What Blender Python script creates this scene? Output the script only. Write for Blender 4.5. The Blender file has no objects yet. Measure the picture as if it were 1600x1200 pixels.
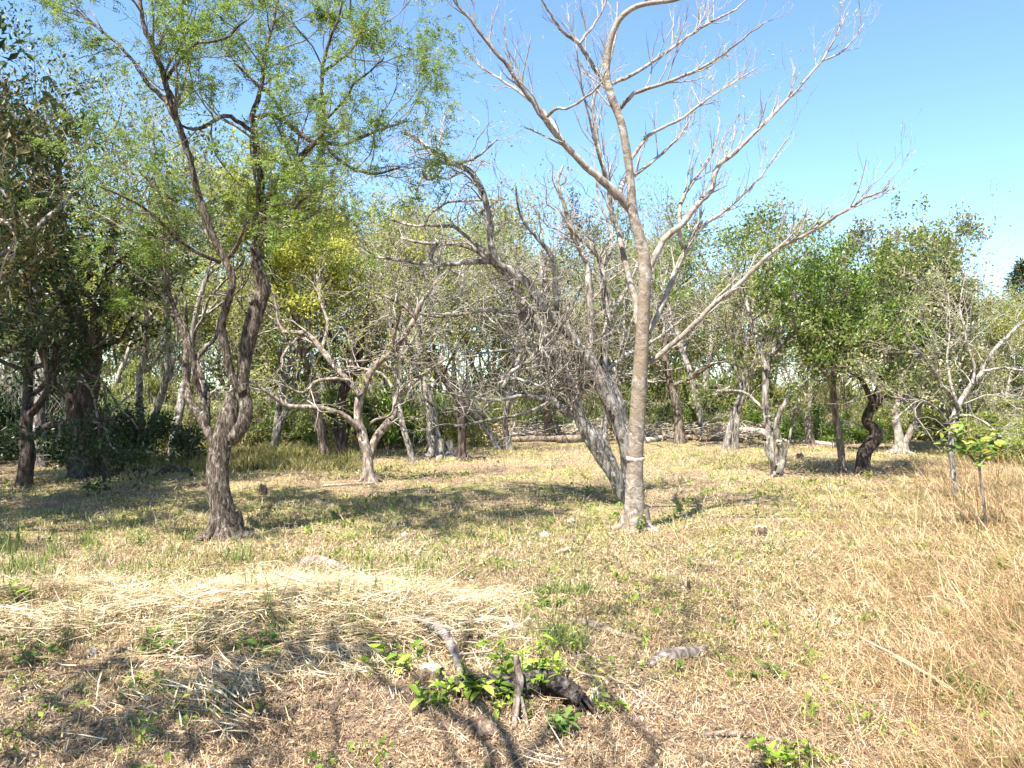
import bpy, math
import numpy as np
from mathutils import Vector, Matrix

# ------------------------------------------------------------------ camera, sky, sun, exposure
sc = bpy.context.scene
CAMH, F = 1.6, 1250.0            # eye height (m); focal length for a 1600 px wide picture
cam = bpy.data.cameras.new('camera')
cam.sensor_width = 36.0
cam.lens = F / 1600 * 36
cam.clip_start = 0.05
cam.clip_end = 6000
camo = bpy.data.objects.new('camera', cam)
sc.collection.objects.link(camo)
camo.location = (0, 0, CAMH)
camo.rotation_euler = (math.radians(90), 0, 0)
sc.camera = camo

SUN = Vector((0.42, 0.66, -1.40)).normalized()      # the way the light travels
elev = math.asin(-SUN.z)
azim = math.atan2(-SUN.x, -SUN.y)
world = bpy.data.worlds.new('World')
sc.world = world
world.use_nodes = True
wn = world.node_tree
sky = wn.nodes.new('ShaderNodeTexSky')
sky.sky_type = 'NISHITA'
sky.sun_disc = False
sky.sun_elevation = elev
sky.sun_rotation = azim
sky.altitude = 800
sky.air_density = 1.0
sky.dust_density = 0.6
sky.ozone_density = 1.0
wn.nodes['Background'].inputs[1].default_value = 0.105
tint = wn.nodes.new('ShaderNodeMix')            # the camera's slightly cyan rendering of the whole sky
tint.data_type = 'RGBA'
tint.blend_type = 'MULTIPLY'
tint.inputs[0].default_value = 1.0
tint.inputs[7].default_value = (0.78, 0.93, 1.0, 1)
wn.links.new(sky.outputs[0], tint.inputs[6])
wn.links.new(tint.outputs[2], wn.nodes['Background'].inputs[0])
sl = bpy.data.lights.new('sun', 'SUN')
sl.energy = 5.0
sl.angle = math.radians(0.53)
sl.color = (1.0, 0.95, 0.86)
so = bpy.data.objects.new('sun', sl)
sc.collection.objects.link(so)
so.location = (-20, -20, 50)
so.rotation_euler = SUN.to_track_quat('-Z', 'Y').to_euler()
vs = sc.view_settings
vs.view_transform = 'Standard'
vs.look = 'None'
vs.exposure = 1.65
vs.gamma = 1.0
vs.use_curve_mapping = False
sc.cycles.max_bounces = 4
sc.cycles.diffuse_bounces = 2
sc.cycles.glossy_bounces = 2
sc.cycles.transmission_bounces = 3
sc.cycles.use_adaptive_sampling = True
sc.cycles.adaptive_threshold = 0.02
sc.cycles.caustics_reflective = False
sc.cycles.caustics_refractive = False

R = np.random.default_rng(11)
COL = sc.collection.objects

# ------------------------------------------------------------------ small helpers
_tab = np.random.default_rng(5).random((256, 256))


def vnoise(x, y, s=1.0, seed=0):
    x = np.asarray(x, float) * s + seed * 17.3
    y = np.asarray(y, float) * s + seed * 9.1
    xi = np.floor(x).astype(int)
    yi = np.floor(y).astype(int)
    fx = x - xi
    fy = y - yi
    fx = fx * fx * (3 - 2 * fx)
    fy = fy * fy * (3 - 2 * fy)
    t = lambda a, b: _tab[a & 255, b & 255]
    return (t(xi, yi) * (1 - fx) + t(xi + 1, yi) * fx) * (1 - fy) + (t(xi, yi + 1) * (1 - fx) + t(xi + 1, yi + 1) * fx) * fy


def fbm(x, y, s=1.0, seed=0):
    return 0.55 * vnoise(x, y, s, seed) + 0.3 * vnoise(x, y, s * 2.1, seed + 3) + 0.15 * vnoise(x, y, s * 4.3, seed + 7)


def sstep(a, b, x):
    t = np.clip((np.asarray(x, float) - a) / (b - a), 0, 1)
    return t * t * (3 - 2 * t)


def gz(x, y):
    """height of the ground"""
    x = np.asarray(x, float)
    y = np.asarray(y, float)
    near = 1 - sstep(25, 45, y)
    z = (fbm(x, y, 0.35, 1) - 0.5) * 0.10 * near + (vnoise(x, y, 2.2, 2) - 0.5) * 0.045 * near + (vnoise(x, y, 6.0, 4) - 0.5) * 0.02 * near
    z = z + 0.17 * np.exp(-((y - 5.35) / 0.65) ** 2) * sstep(0.3, -1.2, x)          # bank of cut straw
    z = z + 0.10 * np.exp(-((x + 0.25) / 0.5) ** 2 - ((y - 4.05) / 0.30) ** 2)       # hump by the rotten stump
    z = z + 0.9 * sstep(9, 22, x) * sstep(8, 22, y) * (1 - sstep(40, 80, y))          # bank rising to the right
    z = z - 0.075 * np.clip(y - 27, 0, 260) * sstep(27, 45, y)                         # the hill falls away behind the wood
    return z


def P(px, py, Y):
    return np.array([(px - 800) / F * Y, Y, CAMH + (600 - py) / F * Y])


def G(px, py):
    """point of the ground seen at a pixel of the photograph"""
    Y = F * CAMH / (py - 600)
    for _ in range(12):
        X = (px - 800) / F * Y
        Y = 0.5 * Y + 0.5 * F * (CAMH - float(gz(X, Y))) / (py - 600)
    X = (px - 800) / F * Y
    return np.array([X, Y, float(gz(X, Y))])


def mesh_from(name, V, quads=None, tris=None, smooth=True, mats=()):
    V = np.asarray(V, np.float32)
    me = bpy.data.meshes.new(name)
    nq = 0 if quads is None else len(quads)
    nt = 0 if tris is None else len(tris)
    me.vertices.add(len(V))
    me.vertices.foreach_set('co', V.ravel())
    idx = []
    if nq:
        idx.append(np.asarray(quads, np.int32).ravel())
    if nt:
        idx.append(np.asarray(tris, np.int32).ravel())
    idx = np.concatenate(idx)
    me.loops.add(len(idx))
    me.loops.foreach_set('vertex_index', idx)
    me.polygons.add(nq + nt)
    st = np.concatenate([np.arange(nq) * 4, nq * 4 + np.arange(nt) * 3]).astype(np.int32)
    me.polygons.foreach_set('loop_start', st)
    me.polygons.foreach_set('use_smooth', np.full(nq + nt, smooth))
    me.update(calc_edges=True)
    for m in mats:
        me.materials.append(m)
    return me


def link(name, me, parent=None, loc=None):
    o = bpy.data.objects.new(name, me)
    COL.link(o)
    if parent is not None:
        o.parent = parent
    if loc is not None:
        o.location = loc
    return o


def tag(o, label=None, cat=None, group=None, kind=None):
    for k, v in (('label', label), ('category', cat), ('group', group), ('kind', kind)):
        if v:
            o[k] = v
    return o


def empty(name, loc, label, cat, group=None):
    o = bpy.data.objects.new(name, None)
    o.empty_display_size = 0.2
    COL.link(o)
    o.location = [float(c) for c in loc]
    return tag(o, label, cat, group)


class Geo:
    """collects tubes; build() links them as one mesh object"""

    def __init__(self):
        self.v, self.q, self.n = [], [], 0

    def tube(self, pts, rad, sides=6, knob=0.0, rng=R, cap=False):
        pts = np.asarray(pts, float)
        rad = np.asarray(rad, float)
        if cap:
            pts = np.vstack([pts, pts[-1:] + 1e-4 * (pts[-1:] - pts[-2:-1])])
            rad = np.append(rad, rad[-1] * 0.02)
        n = len(pts)
        t = np.gradient(pts, axis=0)
        if cap:
            t[-1] = t[-2] = pts[-2] - pts[-3]
        t /= np.linalg.norm(t, axis=1)[:, None] + 1e-9
        ov = np.abs(t).mean(0)
        ref = np.zeros(3)
        ref[int(np.argmin(ov))] = 1
        u = ref - (t @ ref)[:, None] * t
        u /= np.linalg.norm(u, axis=1)[:, None] + 1e-9
        w = np.cross(t, u)
        a = np.arange(sides) * 2 * math.pi / sides
        rr = np.repeat(rad[:, None], sides, 1)
        if knob:
            k1, k2, k3 = rng.random(3) * 6.28
            s = np.concatenate([[0], np.cumsum(np.linalg.norm(np.diff(pts, axis=0), axis=1))])[:, None] / (rad.mean() * 2 + 1e-6)
            rr = rr * (1 + knob * (0.5 * np.sin(2 * a + k1 + s * 0.45) + 0.35 * np.sin(3 * a + k2 - s * 0.7) + 0.3 * np.sin(5 * a + k3 + s * .25)
                                   + 0.45 * np.sin(s * 1.3 + k2) * np.sin(a + k3) + 0.5 * (rng.random((n, sides)) - .5)))
        V = pts[:, None, :] + rr[..., None] * (np.cos(a)[None, :, None] * u[:, None, :] + np.sin(a)[None, :, None] * w[:, None, :])
        i = np.arange(n - 1)[:, None] * sides
        j = np.arange(sides)[None, :]
        j2 = (j + 1) % sides
        q = np.stack([i + j, i + j2, i + sides + j2, i + sides + j], -1).reshape(-1, 4) + self.n
        self.v.append(V.reshape(-1, 3))
        self.q.append(q)
        self.n += n * sides

    def build(self, name, mat, parent=None, org=(0, 0, 0), smooth=True):
        if not self.v:
            return None
        V = np.concatenate(self.v) - np.asarray(org, float)
        return link(name, mesh_from(name, V, quads=np.concatenate(self.q), smooth=smooth, mats=[mat]), parent)


def unit(v):
    v = np.asarray(v, float)
    return v / (np.linalg.norm(v, axis=-1, keepdims=True) + 1e-9)


def spline(pts, k=4):
    """Catmull-Rom through the rows of pts"""
    p = np.asarray(pts, float)
    if len(p) < 3:
        return np.array([p[0] + (p[-1] - p[0]) * t for t in np.linspace(0, 1, k + 1)])
    e = np.vstack([2 * p[0] - p[1], p, 2 * p[-1] - p[-2]])
    out = []
    for i in range(1, len(e) - 2):
        a, b, c, d = e[i - 1], e[i], e[i + 1], e[i + 2]
        for t in np.arange(k) / k:
            out.append(0.5 * (2 * b + (c - a) * t + (2 * a - 5 * b + 4 * c - d) * t * t + (3 * b - a - 3 * c + d) * t ** 3))
    out.append(p[-1])
    return np.array(out)


# ------------------------------------------------------------------ materials
def nodes(name):
    m = bpy.data.materials.new(name)
    m.use_nodes = True
    nt = m.node_tree
    nt.nodes.clear()
    return m, nt, lambda t: nt.nodes.new(t)


def ramp(nt, stops, interp='LINEAR'):
    r = nt.nodes.new('ShaderNodeValToRGB')
    r.color_ramp.interpolation = interp
    el = r.color_ramp.elements
    while len(el) < len(stops):
        el.new(0.5)
    for e, (p, c) in zip(el, stops):
        e.position = p
        e.color = (*c, 1)
    return r


def leaf_mat(name, cols, trans=0.4, rough=0.5, spec=0.35, patch=0.6):
    """colour differs from leaf to leaf and from spray to spray"""
    m, nt, N = nodes(name)
    g = N('ShaderNodeNewGeometry')
    tc = N('ShaderNodeTexCoord')
    nz = N('ShaderNodeTexNoise')
    nz.inputs['Scale'].default_value = 1.3
    nz.inputs['Detail'].default_value = 2
    nt.links.new(tc.outputs['Object'], nz.inputs['Vector'])
    mx = N('ShaderNodeMath')
    mx.operation = 'MULTIPLY_ADD'
    mx.inputs[1].default_value = patch * 1.6
    mx.inputs[2].default_value = -0.8 * patch + 0.0
    nt.links.new(nz.outputs[0], mx.inputs[0])
    ad = N('ShaderNodeMath')
    ad.operation = 'ADD'
    nt.links.new(mx.outputs[0], ad.inputs[0])
    oi = N('ShaderNodeObjectInfo')
    sm = N('ShaderNodeMath')
    sm.operation = 'ADD'
    nt.links.new(g.outputs['Random Per Island'], sm.inputs[0])
    nt.links.new(oi.outputs['Random'], sm.inputs[1])
    fr = N('ShaderNodeMath')
    fr.operation = 'FRACT'
    nt.links.new(sm.outputs[0], fr.inputs[0])
    nt.links.new(fr.outputs[0], ad.inputs[1])
    n = len(cols)
    rp = ramp(nt, [(i / max(1, n - 1), c) for i, c in enumerate(cols)])
    nt.links.new(ad.outputs[0], rp.inputs[0])
    b = N('ShaderNodeBsdfPrincipled')
    b.inputs['Roughness'].default_value = rough
    b.inputs['Specular IOR Level'].default_value = spec
    nt.links.new(rp.outputs[0], b.inputs['Base Color'])
    t = N('ShaderNodeBsdfTranslucent')
    nt.links.new(rp.outputs[0], t.inputs[0])
    mix = N('ShaderNodeMixShader')
    mix.inputs[0].default_value = trans
    nt.links.new(b.outputs[0], mix.inputs[1])
    nt.links.new(t.outputs[0], mix.inputs[2])
    o = N('ShaderNodeOutputMaterial')
    nt.links.new(mix.outputs[0], o.inputs[0])
    return m


def bark_mat(name, cols, scale=14.0, stretch=0.25, bump=0.5, lichen=None, lich_amt=0.55, rough=0.9, rings=0.0, mottle=None):
    m, nt, N = nodes(name)
    tc = N('ShaderNodeTexCoord')
    mp = N('ShaderNodeMapping')
    mp.inputs['Scale'].default_value = (1, 1, stretch)
    nt.links.new(tc.outputs['Object'], mp.inputs[0])
    nz = N('ShaderNodeTexNoise')
    nz.inputs['Scale'].default_value = scale
    nz.inputs['Detail'].default_value = 6
    nz.inputs['Roughness'].default_value = 0.65
    nz.inputs['Distortion'].default_value = 0.6
    nt.links.new(mp.outputs[0], nz.inputs['Vector'])
    rp = ramp(nt, [(0.37 + 0.26 * i / max(1, len(cols) - 1), c) for i, c in enumerate(cols)])
    nt.links.new(nz.outputs[0], rp.inputs[0])
    col = rp.outputs[0]
    if lichen:
        n2 = N('ShaderNodeTexNoise')
        n2.inputs['Scale'].default_value = 9
        n2.inputs['Detail'].default_value = 5
        n2.inputs['Roughness'].default_value = 0.7
        nt.links.new(tc.outputs['Object'], n2.inputs['Vector'])
        r2 = ramp(nt, [(lich_amt, (0, 0, 0)), (lich_amt + 0.07, (1, 1, 1))])
        nt.links.new(n2.outputs[0], r2.inputs[0])
        mx = N('ShaderNodeMix')
        mx.data_type = 'RGBA'
        nt.links.new(r2.outputs[0], mx.inputs[0])
        nt.links.new(col, mx.inputs[6])
        mx.inputs[7].default_value = (*lichen, 1)
        col = mx.outputs[2]
    h = nz.outputs[0]
    if mottle:
        n4 = N('ShaderNodeTexNoise')
        n4.inputs['Scale'].default_value = 2.6
        n4.inputs['Detail'].default_value = 4
        n4.inputs['Distortion'].default_value = 0.8
        nt.links.new(tc.outputs['Object'], n4.inputs['Vector'])
        r4 = ramp(nt, [(0.42, (0, 0, 0)), (0.60, (1, 1, 1))])
        nt.links.new(n4.outputs[0], r4.inputs[0])
        m4 = N('ShaderNodeMix')
        m4.data_type = 'RGBA'
        nt.links.new(r4.outputs[0], m4.inputs[0])
        nt.links.new(col, m4.inputs[6])
        m4.inputs[7].default_value = (*mottle, 1)
        col = m4.outputs[2]
    if rings:
        wv = N('ShaderNodeTexWave')
        wv.bands_direction = 'Z'
        wv.inputs['Scale'].default_value = 4.5
        wv.inputs['Distortion'].default_value = 5
        wv.inputs['Detail'].default_value = 3
        nt.links.new(tc.outputs['Object'], wv.inputs['Vector'])
        r3 = ramp(nt, [(0.0, (0.72, 0.70, 0.68)), (0.35, (1, 1, 1))])
        nt.links.new(wv.outputs[0], r3.inputs[0])
        mm = N('ShaderNodeMix')
        mm.data_type = 'RGBA'
        mm.blend_type = 'MULTIPLY'
        mm.inputs[0].default_value = rings
        nt.links.new(col, mm.inputs[6])
        nt.links.new(r3.outputs[0], mm.inputs[7])
        col = mm.outputs[2]
    b = N('ShaderNodeBsdfPrincipled')
    b.inputs['Roughness'].default_value = rough
    b.inputs['Specular IOR Level'].default_value = 0.2
    nt.links.new(col, b.inputs['Base Color'])
    bp = N('ShaderNodeBump')
    bp.inputs['Strength'].default_value = bump
    bp.inputs['Distance'].default_value = 0.03
    nt.links.new(h, bp.inputs['Height'])
    nt.links.new(bp.outputs[0], b.inputs['Normal'])
    o = N('ShaderNodeOutputMaterial')
    nt.links.new(b.outputs[0], o.inputs[0])
    return m


def ground_mat():
    m, nt, N = nodes('ground')
    tc = N('ShaderNodeTexCoord')

    def noise(s, d=6, r=0.6):
        n = N('ShaderNodeTexNoise')
        n.inputs['Scale'].default_value = s
        n.inputs['Detail'].default_value = d
        n.inputs['Roughness'].default_value = r
        nt.links.new(tc.outputs['Object'], n.inputs['Vector'])
        return n.outputs[0]

    def mix(f, a, b):
        x = N('ShaderNodeMix')
        x.data_type = 'RGBA'
        nt.links.new(f, x.inputs[0])
        nt.links.new(a, x.inputs[6])
        nt.links.new(b, x.inputs[7])
        return x.outputs[2]
    fine = noise(38, 8, 0.75)
    a = ramp(nt, [(0.34, (0.09, 0.065, 0.04)), (0.47, (0.27, 0.20, 0.115)), (0.64, (0.50, 0.40, 0.235))])
    nt.links.new(fine, a.inputs[0])
    b = ramp(nt, [(0.34, (0.09, 0.09, 0.03)), (0.48, (0.27, 0.26, 0.09)), (0.65, (0.48, 0.43, 0.18))])
    nt.links.new(fine, b.inputs[0])
    c = ramp(nt, [(0.34, (0.075, 0.048, 0.034)), (0.5, (0.26, 0.175, 0.12)), (0.66, (0.46, 0.345, 0.245))])
    nt.links.new(fine, c.inputs[0])
    m1 = ramp(nt, [(0.44, (0, 0, 0)), (0.58, (1, 1, 1))])
    nt.links.new(noise(0.55, 5, 0.65), m1.inputs[0])
    m2 = ramp(nt, [(0.45, (0, 0, 0)), (0.62, (1, 1, 1))])
    nt.links.new(noise(1.4, 5, 0.65), m2.inputs[0])
    col = mix(m2.outputs[0], mix(m1.outputs[0], a.outputs[0], b.outputs[0]), c.outputs[0])
    sy = N('ShaderNodeSeparateXYZ')
    nt.links.new(tc.outputs['Object'], sy.inputs[0])
    nr = N('ShaderNodeMapRange')
    nr.inputs[1].default_value = 8.5
    nr.inputs[2].default_value = 4.0
    nr.inputs[4].default_value = 0.85
    nt.links.new(sy.outputs[1], nr.inputs[0])
    col = mix(nr.outputs[0], col, c.outputs[0])
    # past the wood the land is scrub, not straw
    sx = N('ShaderNodeSeparateXYZ')
    nt.links.new(tc.outputs['Object'], sx.inputs[0])
    far = N('ShaderNodeMapRange')
    far.inputs[1].default_value = 24
    far.inputs[2].default_value = 29
    nt.links.new(sx.outputs[1], far.inputs[0])
    scrub = ramp(nt, [(0.35, (0.05, 0.055, 0.022)), (0.5, (0.11, 0.11, 0.045)), (0.65, (0.20, 0.18, 0.085))])
    nt.links.new(noise(0.8, 6, 0.7), scrub.inputs[0])
    col = mix(far.outputs[0], col, scrub.outputs[0])
    bs = N('ShaderNodeBsdfPrincipled')
    bs.inputs['Roughness'].default_value = 0.95
    bs.inputs['Specular IOR Level'].default_value = 0.1
    nt.links.new(col, bs.inputs['Base Color'])
    bp = N('ShaderNodeBump')
    bp.inputs['Strength'].default_value = 0.8
    bp.inputs['Distance'].default_value = 0.04
    nt.links.new(noise(55, 8, 0.8), bp.inputs['Height'])
    nt.links.new(bp.outputs[0], bs.inputs['Normal'])
    o = N('ShaderNodeOutputMaterial')
    nt.links.new(bs.outputs[0], o.inputs[0])
    return m


def plain_mat(name, c, rough=0.8, var=0.3, scale=25):
    return bark_mat(name, [tuple(x * (1 - var) for x in c), c, tuple(min(1, x * (1 + var)) for x in c)], scale=scale, stretch=0.6, bump=0.4, rough=rough)


M = {}
M['ground'] = ground_mat()
# barks
M['acacia_bark'] = bark_mat('acacia_bark', [(0.022, 0.016, 0.012), (0.095, 0.072, 0.055), (0.27, 0.22, 0.175)], 38, 0.30, 1.0, (0.36, 0.34, 0.28), 0.60)
M['smooth_bark'] = bark_mat('smooth_bark', [(0.15, 0.12, 0.09), (0.29, 0.24, 0.19), (0.43, 0.38, 0.32)], 11, 1.0, 0.8, (0.46, 0.42, 0.35), 0.60, rings=0.25, mottle=(0.24, 0.185, 0.135))
M['pale_limb'] = bark_mat('pale_limb', [(0.13, 0.10, 0.078), (0.26, 0.22, 0.18), (0.38, 0.34, 0.295)], 12, 0.7, 0.5, (0.48, 0.45, 0.40), 0.58)
M['grey_bark'] = bark_mat('grey_bark', [(0.06, 0.048, 0.038), (0.22, 0.19, 0.16), (0.42, 0.38, 0.335)], 18, 0.25, 1.0, (0.52, 0.50, 0.45), 0.57)
M['pink_bark'] = bark_mat('pink_bark', [(0.075, 0.055, 0.044), (0.20, 0.155, 0.125), (0.37, 0.32, 0.27)], 18, 0.35, 0.6, (0.55, 0.50, 0.44), 0.58)
M['brown_bark'] = bark_mat('brown_bark', [(0.05, 0.037, 0.028), (0.15, 0.115, 0.088), (0.30, 0.25, 0.20)], 18, 0.22, 0.8, (0.42, 0.40, 0.34), 0.6)
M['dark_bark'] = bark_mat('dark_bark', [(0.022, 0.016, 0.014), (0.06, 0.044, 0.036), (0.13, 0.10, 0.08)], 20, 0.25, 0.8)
M['twig_pale'] = bark_mat('twig_pale', [(0.18, 0.15, 0.12), (0.32, 0.28, 0.235), (0.44, 0.40, 0.35)], 10, 0.6, 0.2)
M['twig_grey'] = bark_mat('twig_grey', [(0.16, 0.135, 0.11), (0.30, 0.265, 0.225), (0.44, 0.40, 0.35)], 10, 0.6, 0.2)
M['twig_brown'] = bark_mat('twig_brown', [(0.08, 0.06, 0.045), (0.17, 0.135, 0.105), (0.28, 0.235, 0.19)], 10, 0.6, 0.2)
# leaves
M['leaf_acacia'] = leaf_mat('leaf_acacia', [(0.08, 0.15, 0.022), (0.15, 0.24, 0.036), (0.23, 0.32, 0.06), (0.33, 0.37, 0.11)], 0.5, .42, .5)
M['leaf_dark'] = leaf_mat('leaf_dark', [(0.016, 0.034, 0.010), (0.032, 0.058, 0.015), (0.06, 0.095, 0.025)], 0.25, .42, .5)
M['leaf_mid'] = leaf_mat('leaf_mid', [(0.08, 0.125, 0.024), (0.16, 0.22, 0.045), (0.26, 0.31, 0.08), (0.36, 0.365, 0.13)], 0.47, .42, .5)
M['leaf_bright'] = leaf_mat('leaf_bright', [(0.07, 0.135, 0.018), (0.14, 0.23, 0.03), (0.25, 0.32, 0.06)], 0.42, .42, .5)
M['leaf_yellow'] = leaf_mat('leaf_yellow', [(0.26, 0.28, 0.04), (0.44, 0.45, 0.07), (0.58, 0.56, 0.13)], 0.5)
M['leaf_olive'] = leaf_mat('leaf_olive', [(0.11, 0.13, 0.035), (0.23, 0.235, 0.07), (0.36, 0.335, 0.14), (0.52, 0.45, 0.26)], 0.47, .42, .5)
M['leaf_flower'] = leaf_mat('leaf_flower', [(0.07, 0.10, 0.025), (0.16, 0.18, 0.06), (0.30, 0.28, 0.13), (0.62, 0.55, 0.42)], 0.3, .42, .5)
M['leaf_lime'] = leaf_mat('leaf_lime', [(0.14, 0.18, 0.035), (0.27, 0.31, 0.065), (0.40, 0.42, 0.12), (0.52, 0.49, 0.22)], 0.5, .45, .4)
M['leaf_brown'] = leaf_mat('leaf_brown', [(0.03, 0.055, 0.016), (0.07, 0.09, 0.028), (0.13, 0.13, 0.045), (0.17, 0.12, 0.06)], 0.3)
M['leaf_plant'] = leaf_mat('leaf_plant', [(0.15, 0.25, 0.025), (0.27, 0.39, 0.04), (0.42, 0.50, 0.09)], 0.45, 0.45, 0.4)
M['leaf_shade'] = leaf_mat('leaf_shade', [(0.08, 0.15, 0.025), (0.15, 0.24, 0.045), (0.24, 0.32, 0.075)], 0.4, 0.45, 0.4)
# ground cover
M['litter'] = leaf_mat('litter', [(0.15, 0.09, 0.055), (0.33, 0.23, 0.14), (0.48, 0.36, 0.22), (0.60, 0.48, 0.32), (0.68, 0.58, 0.42)], 0.25, 0.8, 0.15, 0.5)
M['mulch'] = leaf_mat('mulch', [(0.11, 0.065, 0.035), (0.29, 0.19, 0.105), (0.46, 0.32, 0.185), (0.59, 0.44, 0.27), (0.70, 0.57, 0.40)], 0.25, 0.8, 0.15, 0.6)
M['straw'] = leaf_mat('straw', [(0.22, 0.14, 0.075), (0.52, 0.39, 0.22), (0.70, 0.58, 0.38), (0.80, 0.71, 0.52)], 0.3, 0.7, 0.25, 0.4)
M['hay'] = leaf_mat('hay', [(0.15, 0.14, 0.045), (0.24, 0.135, 0.07), (0.42, 0.26, 0.135), (0.56, 0.39, 0.21), (0.70, 0.55, 0.34)], 0.3, 0.75, 0.2, 0.6)
M['sward'] = leaf_mat('sward', [(0.11, 0.15, 0.03), (0.24, 0.26, 0.06), (0.40, 0.38, 0.11), (0.54, 0.47, 0.21)], 0.4, 0.7, 0.2, 0.5)
M['scraps'] = leaf_mat('scraps', [(0.16, 0.10, 0.06), (0.33, 0.23, 0.14), (0.50, 0.38, 0.24), (0.66, 0.55, 0.40)], 0.2, .7, .2, .3)
M['weeds'] = leaf_mat('weeds', [(0.10, 0.17, 0.025), (0.20, 0.28, 0.04), (0.34, 0.38, 0.08)], .4, .5, .3, .4)
M['fringe'] = leaf_mat('fringe', [(0.10, 0.13, 0.03), (0.24, 0.24, 0.07), (0.42, 0.36, 0.14), (0.56, 0.46, 0.24)], 0.4, 0.7, 0.2, 0.7)
M['grass'] = leaf_mat('grass', [(0.06, 0.12, 0.02), (0.12, 0.20, 0.035), (0.22, 0.29, 0.07), (0.34, 0.36, 0.13)], 0.4, 0.6, 0.3, 0.4)
M['char'] = bark_mat('char', [(0.016, 0.013, 0.012), (0.055, 0.043, 0.037), (0.17, 0.145, 0.125)], 34, 0.8, 1.0)
M['cut_wood'] = plain_mat('cut_wood', (0.55, 0.36, 0.18), 0.8, 0.3, 18)
M['white_wood'] = plain_mat('white_wood', (0.38, 0.31, 0.22), 0.85, 0.45, 30)
M['bleached'] = plain_mat('bleached', (0.56, 0.49, 0.40), 0.85, 0.3, 22)
M['pale_ring'] = bark_mat('pale_ring', [(0.25, 0.20, 0.15), (0.44, 0.38, 0.31), (0.52, 0.47, 0.40)], 20, 1.0, .5)
M['stick'] = bark_mat('stick', [(0.10, 0.07, 0.05), (0.22, 0.17, 0.13), (0.36, 0.30, 0.24)], 24, 0.5, 0.8)
M['purple_stick'] = bark_mat('purple_stick', [(0.09, 0.07, 0.06), (0.20, 0.165, 0.145), (0.34, 0.29, 0.26)], 20, 0.5, 0.6)
M['stone'] = plain_mat('stone', (0.50, 0.44, 0.36), 0.9, 0.3, 14)
M['rot'] = bark_mat('rot', [(0.05, 0.033, 0.022), (0.16, 0.11, 0.075), (0.34, 0.26, 0.19)], 30, 0.6, 1.0)


# ------------------------------------------------------------------ leaves and blades as arrays
def leaf_quads(pos, d, n, L, W, fold=0.25):
    """diamond leaves: rows of pos, direction d, blade normal n"""
    d = unit(d)
    s = unit(np.cross(d, n))
    up = np.cross(s, d)
    L = np.asarray(L)[:, None]
    W = np.asarray(W)[:, None]
    m = pos + d * L * 0.45
    V = np.stack([pos, m + s * W * 0.5 + up * W * fold, pos + d * L, m - s * W * 0.5 + up * W * fold], 1)
    return V


def quads_object(name, V4, mat, parent=None, org=(0, 0, 0)):
    V = V4.reshape(-1, 3) - np.asarray(org, float)
    q = np.arange(len(V)).reshape(-1, 4)
    return link(name, mesh_from(name, V, quads=q, smooth=False, mats=[mat]), parent)


def rdir(n, rng=R):
    return unit(rng.normal(size=(n, 3)))


def blades(x, y, z, az, lean, L, W, bend, rng=R):
    """tapering grass blades of two segments: quad then triangle"""
    n = len(x)
    h = np.stack([np.cos(az), np.sin(az), np.zeros(n)], 1)
    up = np.array([0, 0, 1.0])
    d0 = unit(h * np.sin(lean)[:, None] + up * np.cos(lean)[:, None])
    l2 = lean + bend
    d1 = unit(h * np.sin(l2)[:, None] + up * np.cos(l2)[:, None])
    tw = az + math.pi / 2 + rng.normal(0, 0.5, n)
    s = np.stack([np.cos(tw), np.sin(tw), rng.normal(0, .25, n)], 1) * (W / 2)[:, None]
    p0 = np.stack([x, y, z], 1)
    p1 = p0 + d0 * (L * .5)[:, None]
    p2 = p1 + d1 * (L * .5)[:, None]
    V = np.stack([p0 - s, p0 + s, p1 + s * .85, p1 - s * .85, p2], 1).reshape(-1, 3)
    b = np.arange(n)[:, None] * 5
    return V, b + np.array([0, 1, 2, 3]), b + np.array([3, 2, 4])


def blades_object(name, parts, mat):
    vs_, qs, ts, o = [], [], [], 0
    for V, q, t in parts:
        vs_.append(V)
        qs.append(q + o)
        ts.append(t + o)
        o += len(V)
    return link(name, mesh_from(name, np.concatenate(vs_), np.concatenate(qs), np.concatenate(ts), False, [mat]))


# ------------------------------------------------------------------ growing wood
def grow(out, p, d, L, r, lev, rng, cfg):
    """one wandering branch and its children -> out[lev] list of (points, radii)"""
    n = max(3, int(L / cfg.get('seg', 0.16)) + 2)
    n = min(n, 14)
    pts = [np.array(p, float)]
    dd = unit(d)
    st = L / (n - 1)
    wob = cfg.get('wob', 0.22)
    trop = cfg.get('trop', 0.06)
    for i in range(n - 1):
        dd = unit(dd + rng.normal(0, wob, 3) + np.array([0, 0, trop]))
        pts.append(pts[-1] + dd * st)
    pts = np.array(pts)
    tip = r * (0.55 if lev < cfg['levels'] else 0.3)
    rad = np.linspace(r, max(tip, cfg.get('rmin', 0.0015)), n)
    out.setdefault(lev, []).append((pts, rad))
    if lev >= cfg['levels']:
        return
    nb = cfg['nb'][min(lev, len(cfg['nb']) - 1)]
    nb = int(nb) if rng.random() > nb % 1 else int(nb) + 1
    lo = cfg.get('lo', 0.3)
    for k in range(nb):
        t = lo + (1 - lo) * (k + rng.random()) / nb
        f = t * (n - 1)
        i = min(int(f), n - 2)
        q = pts[i] + (pts[i + 1] - pts[i]) * (f - i)
        tg = unit(pts[i + 1] - pts[i])
        side = unit(np.cross(tg, rng.normal(size=3)))
        a = rng.uniform(*cfg.get('ang', (0.5, 1.05)))
        cd = tg * math.cos(a) + side * math.sin(a) + np.array([0, 0, cfg.get('up', 0.15)])
        grow(out, q, cd, L * rng.uniform(*cfg.get('ratio', (0.5, 0.75))), rad[i] * rng.uniform(0.5, 0.72), lev + 1, rng, cfg)


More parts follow.
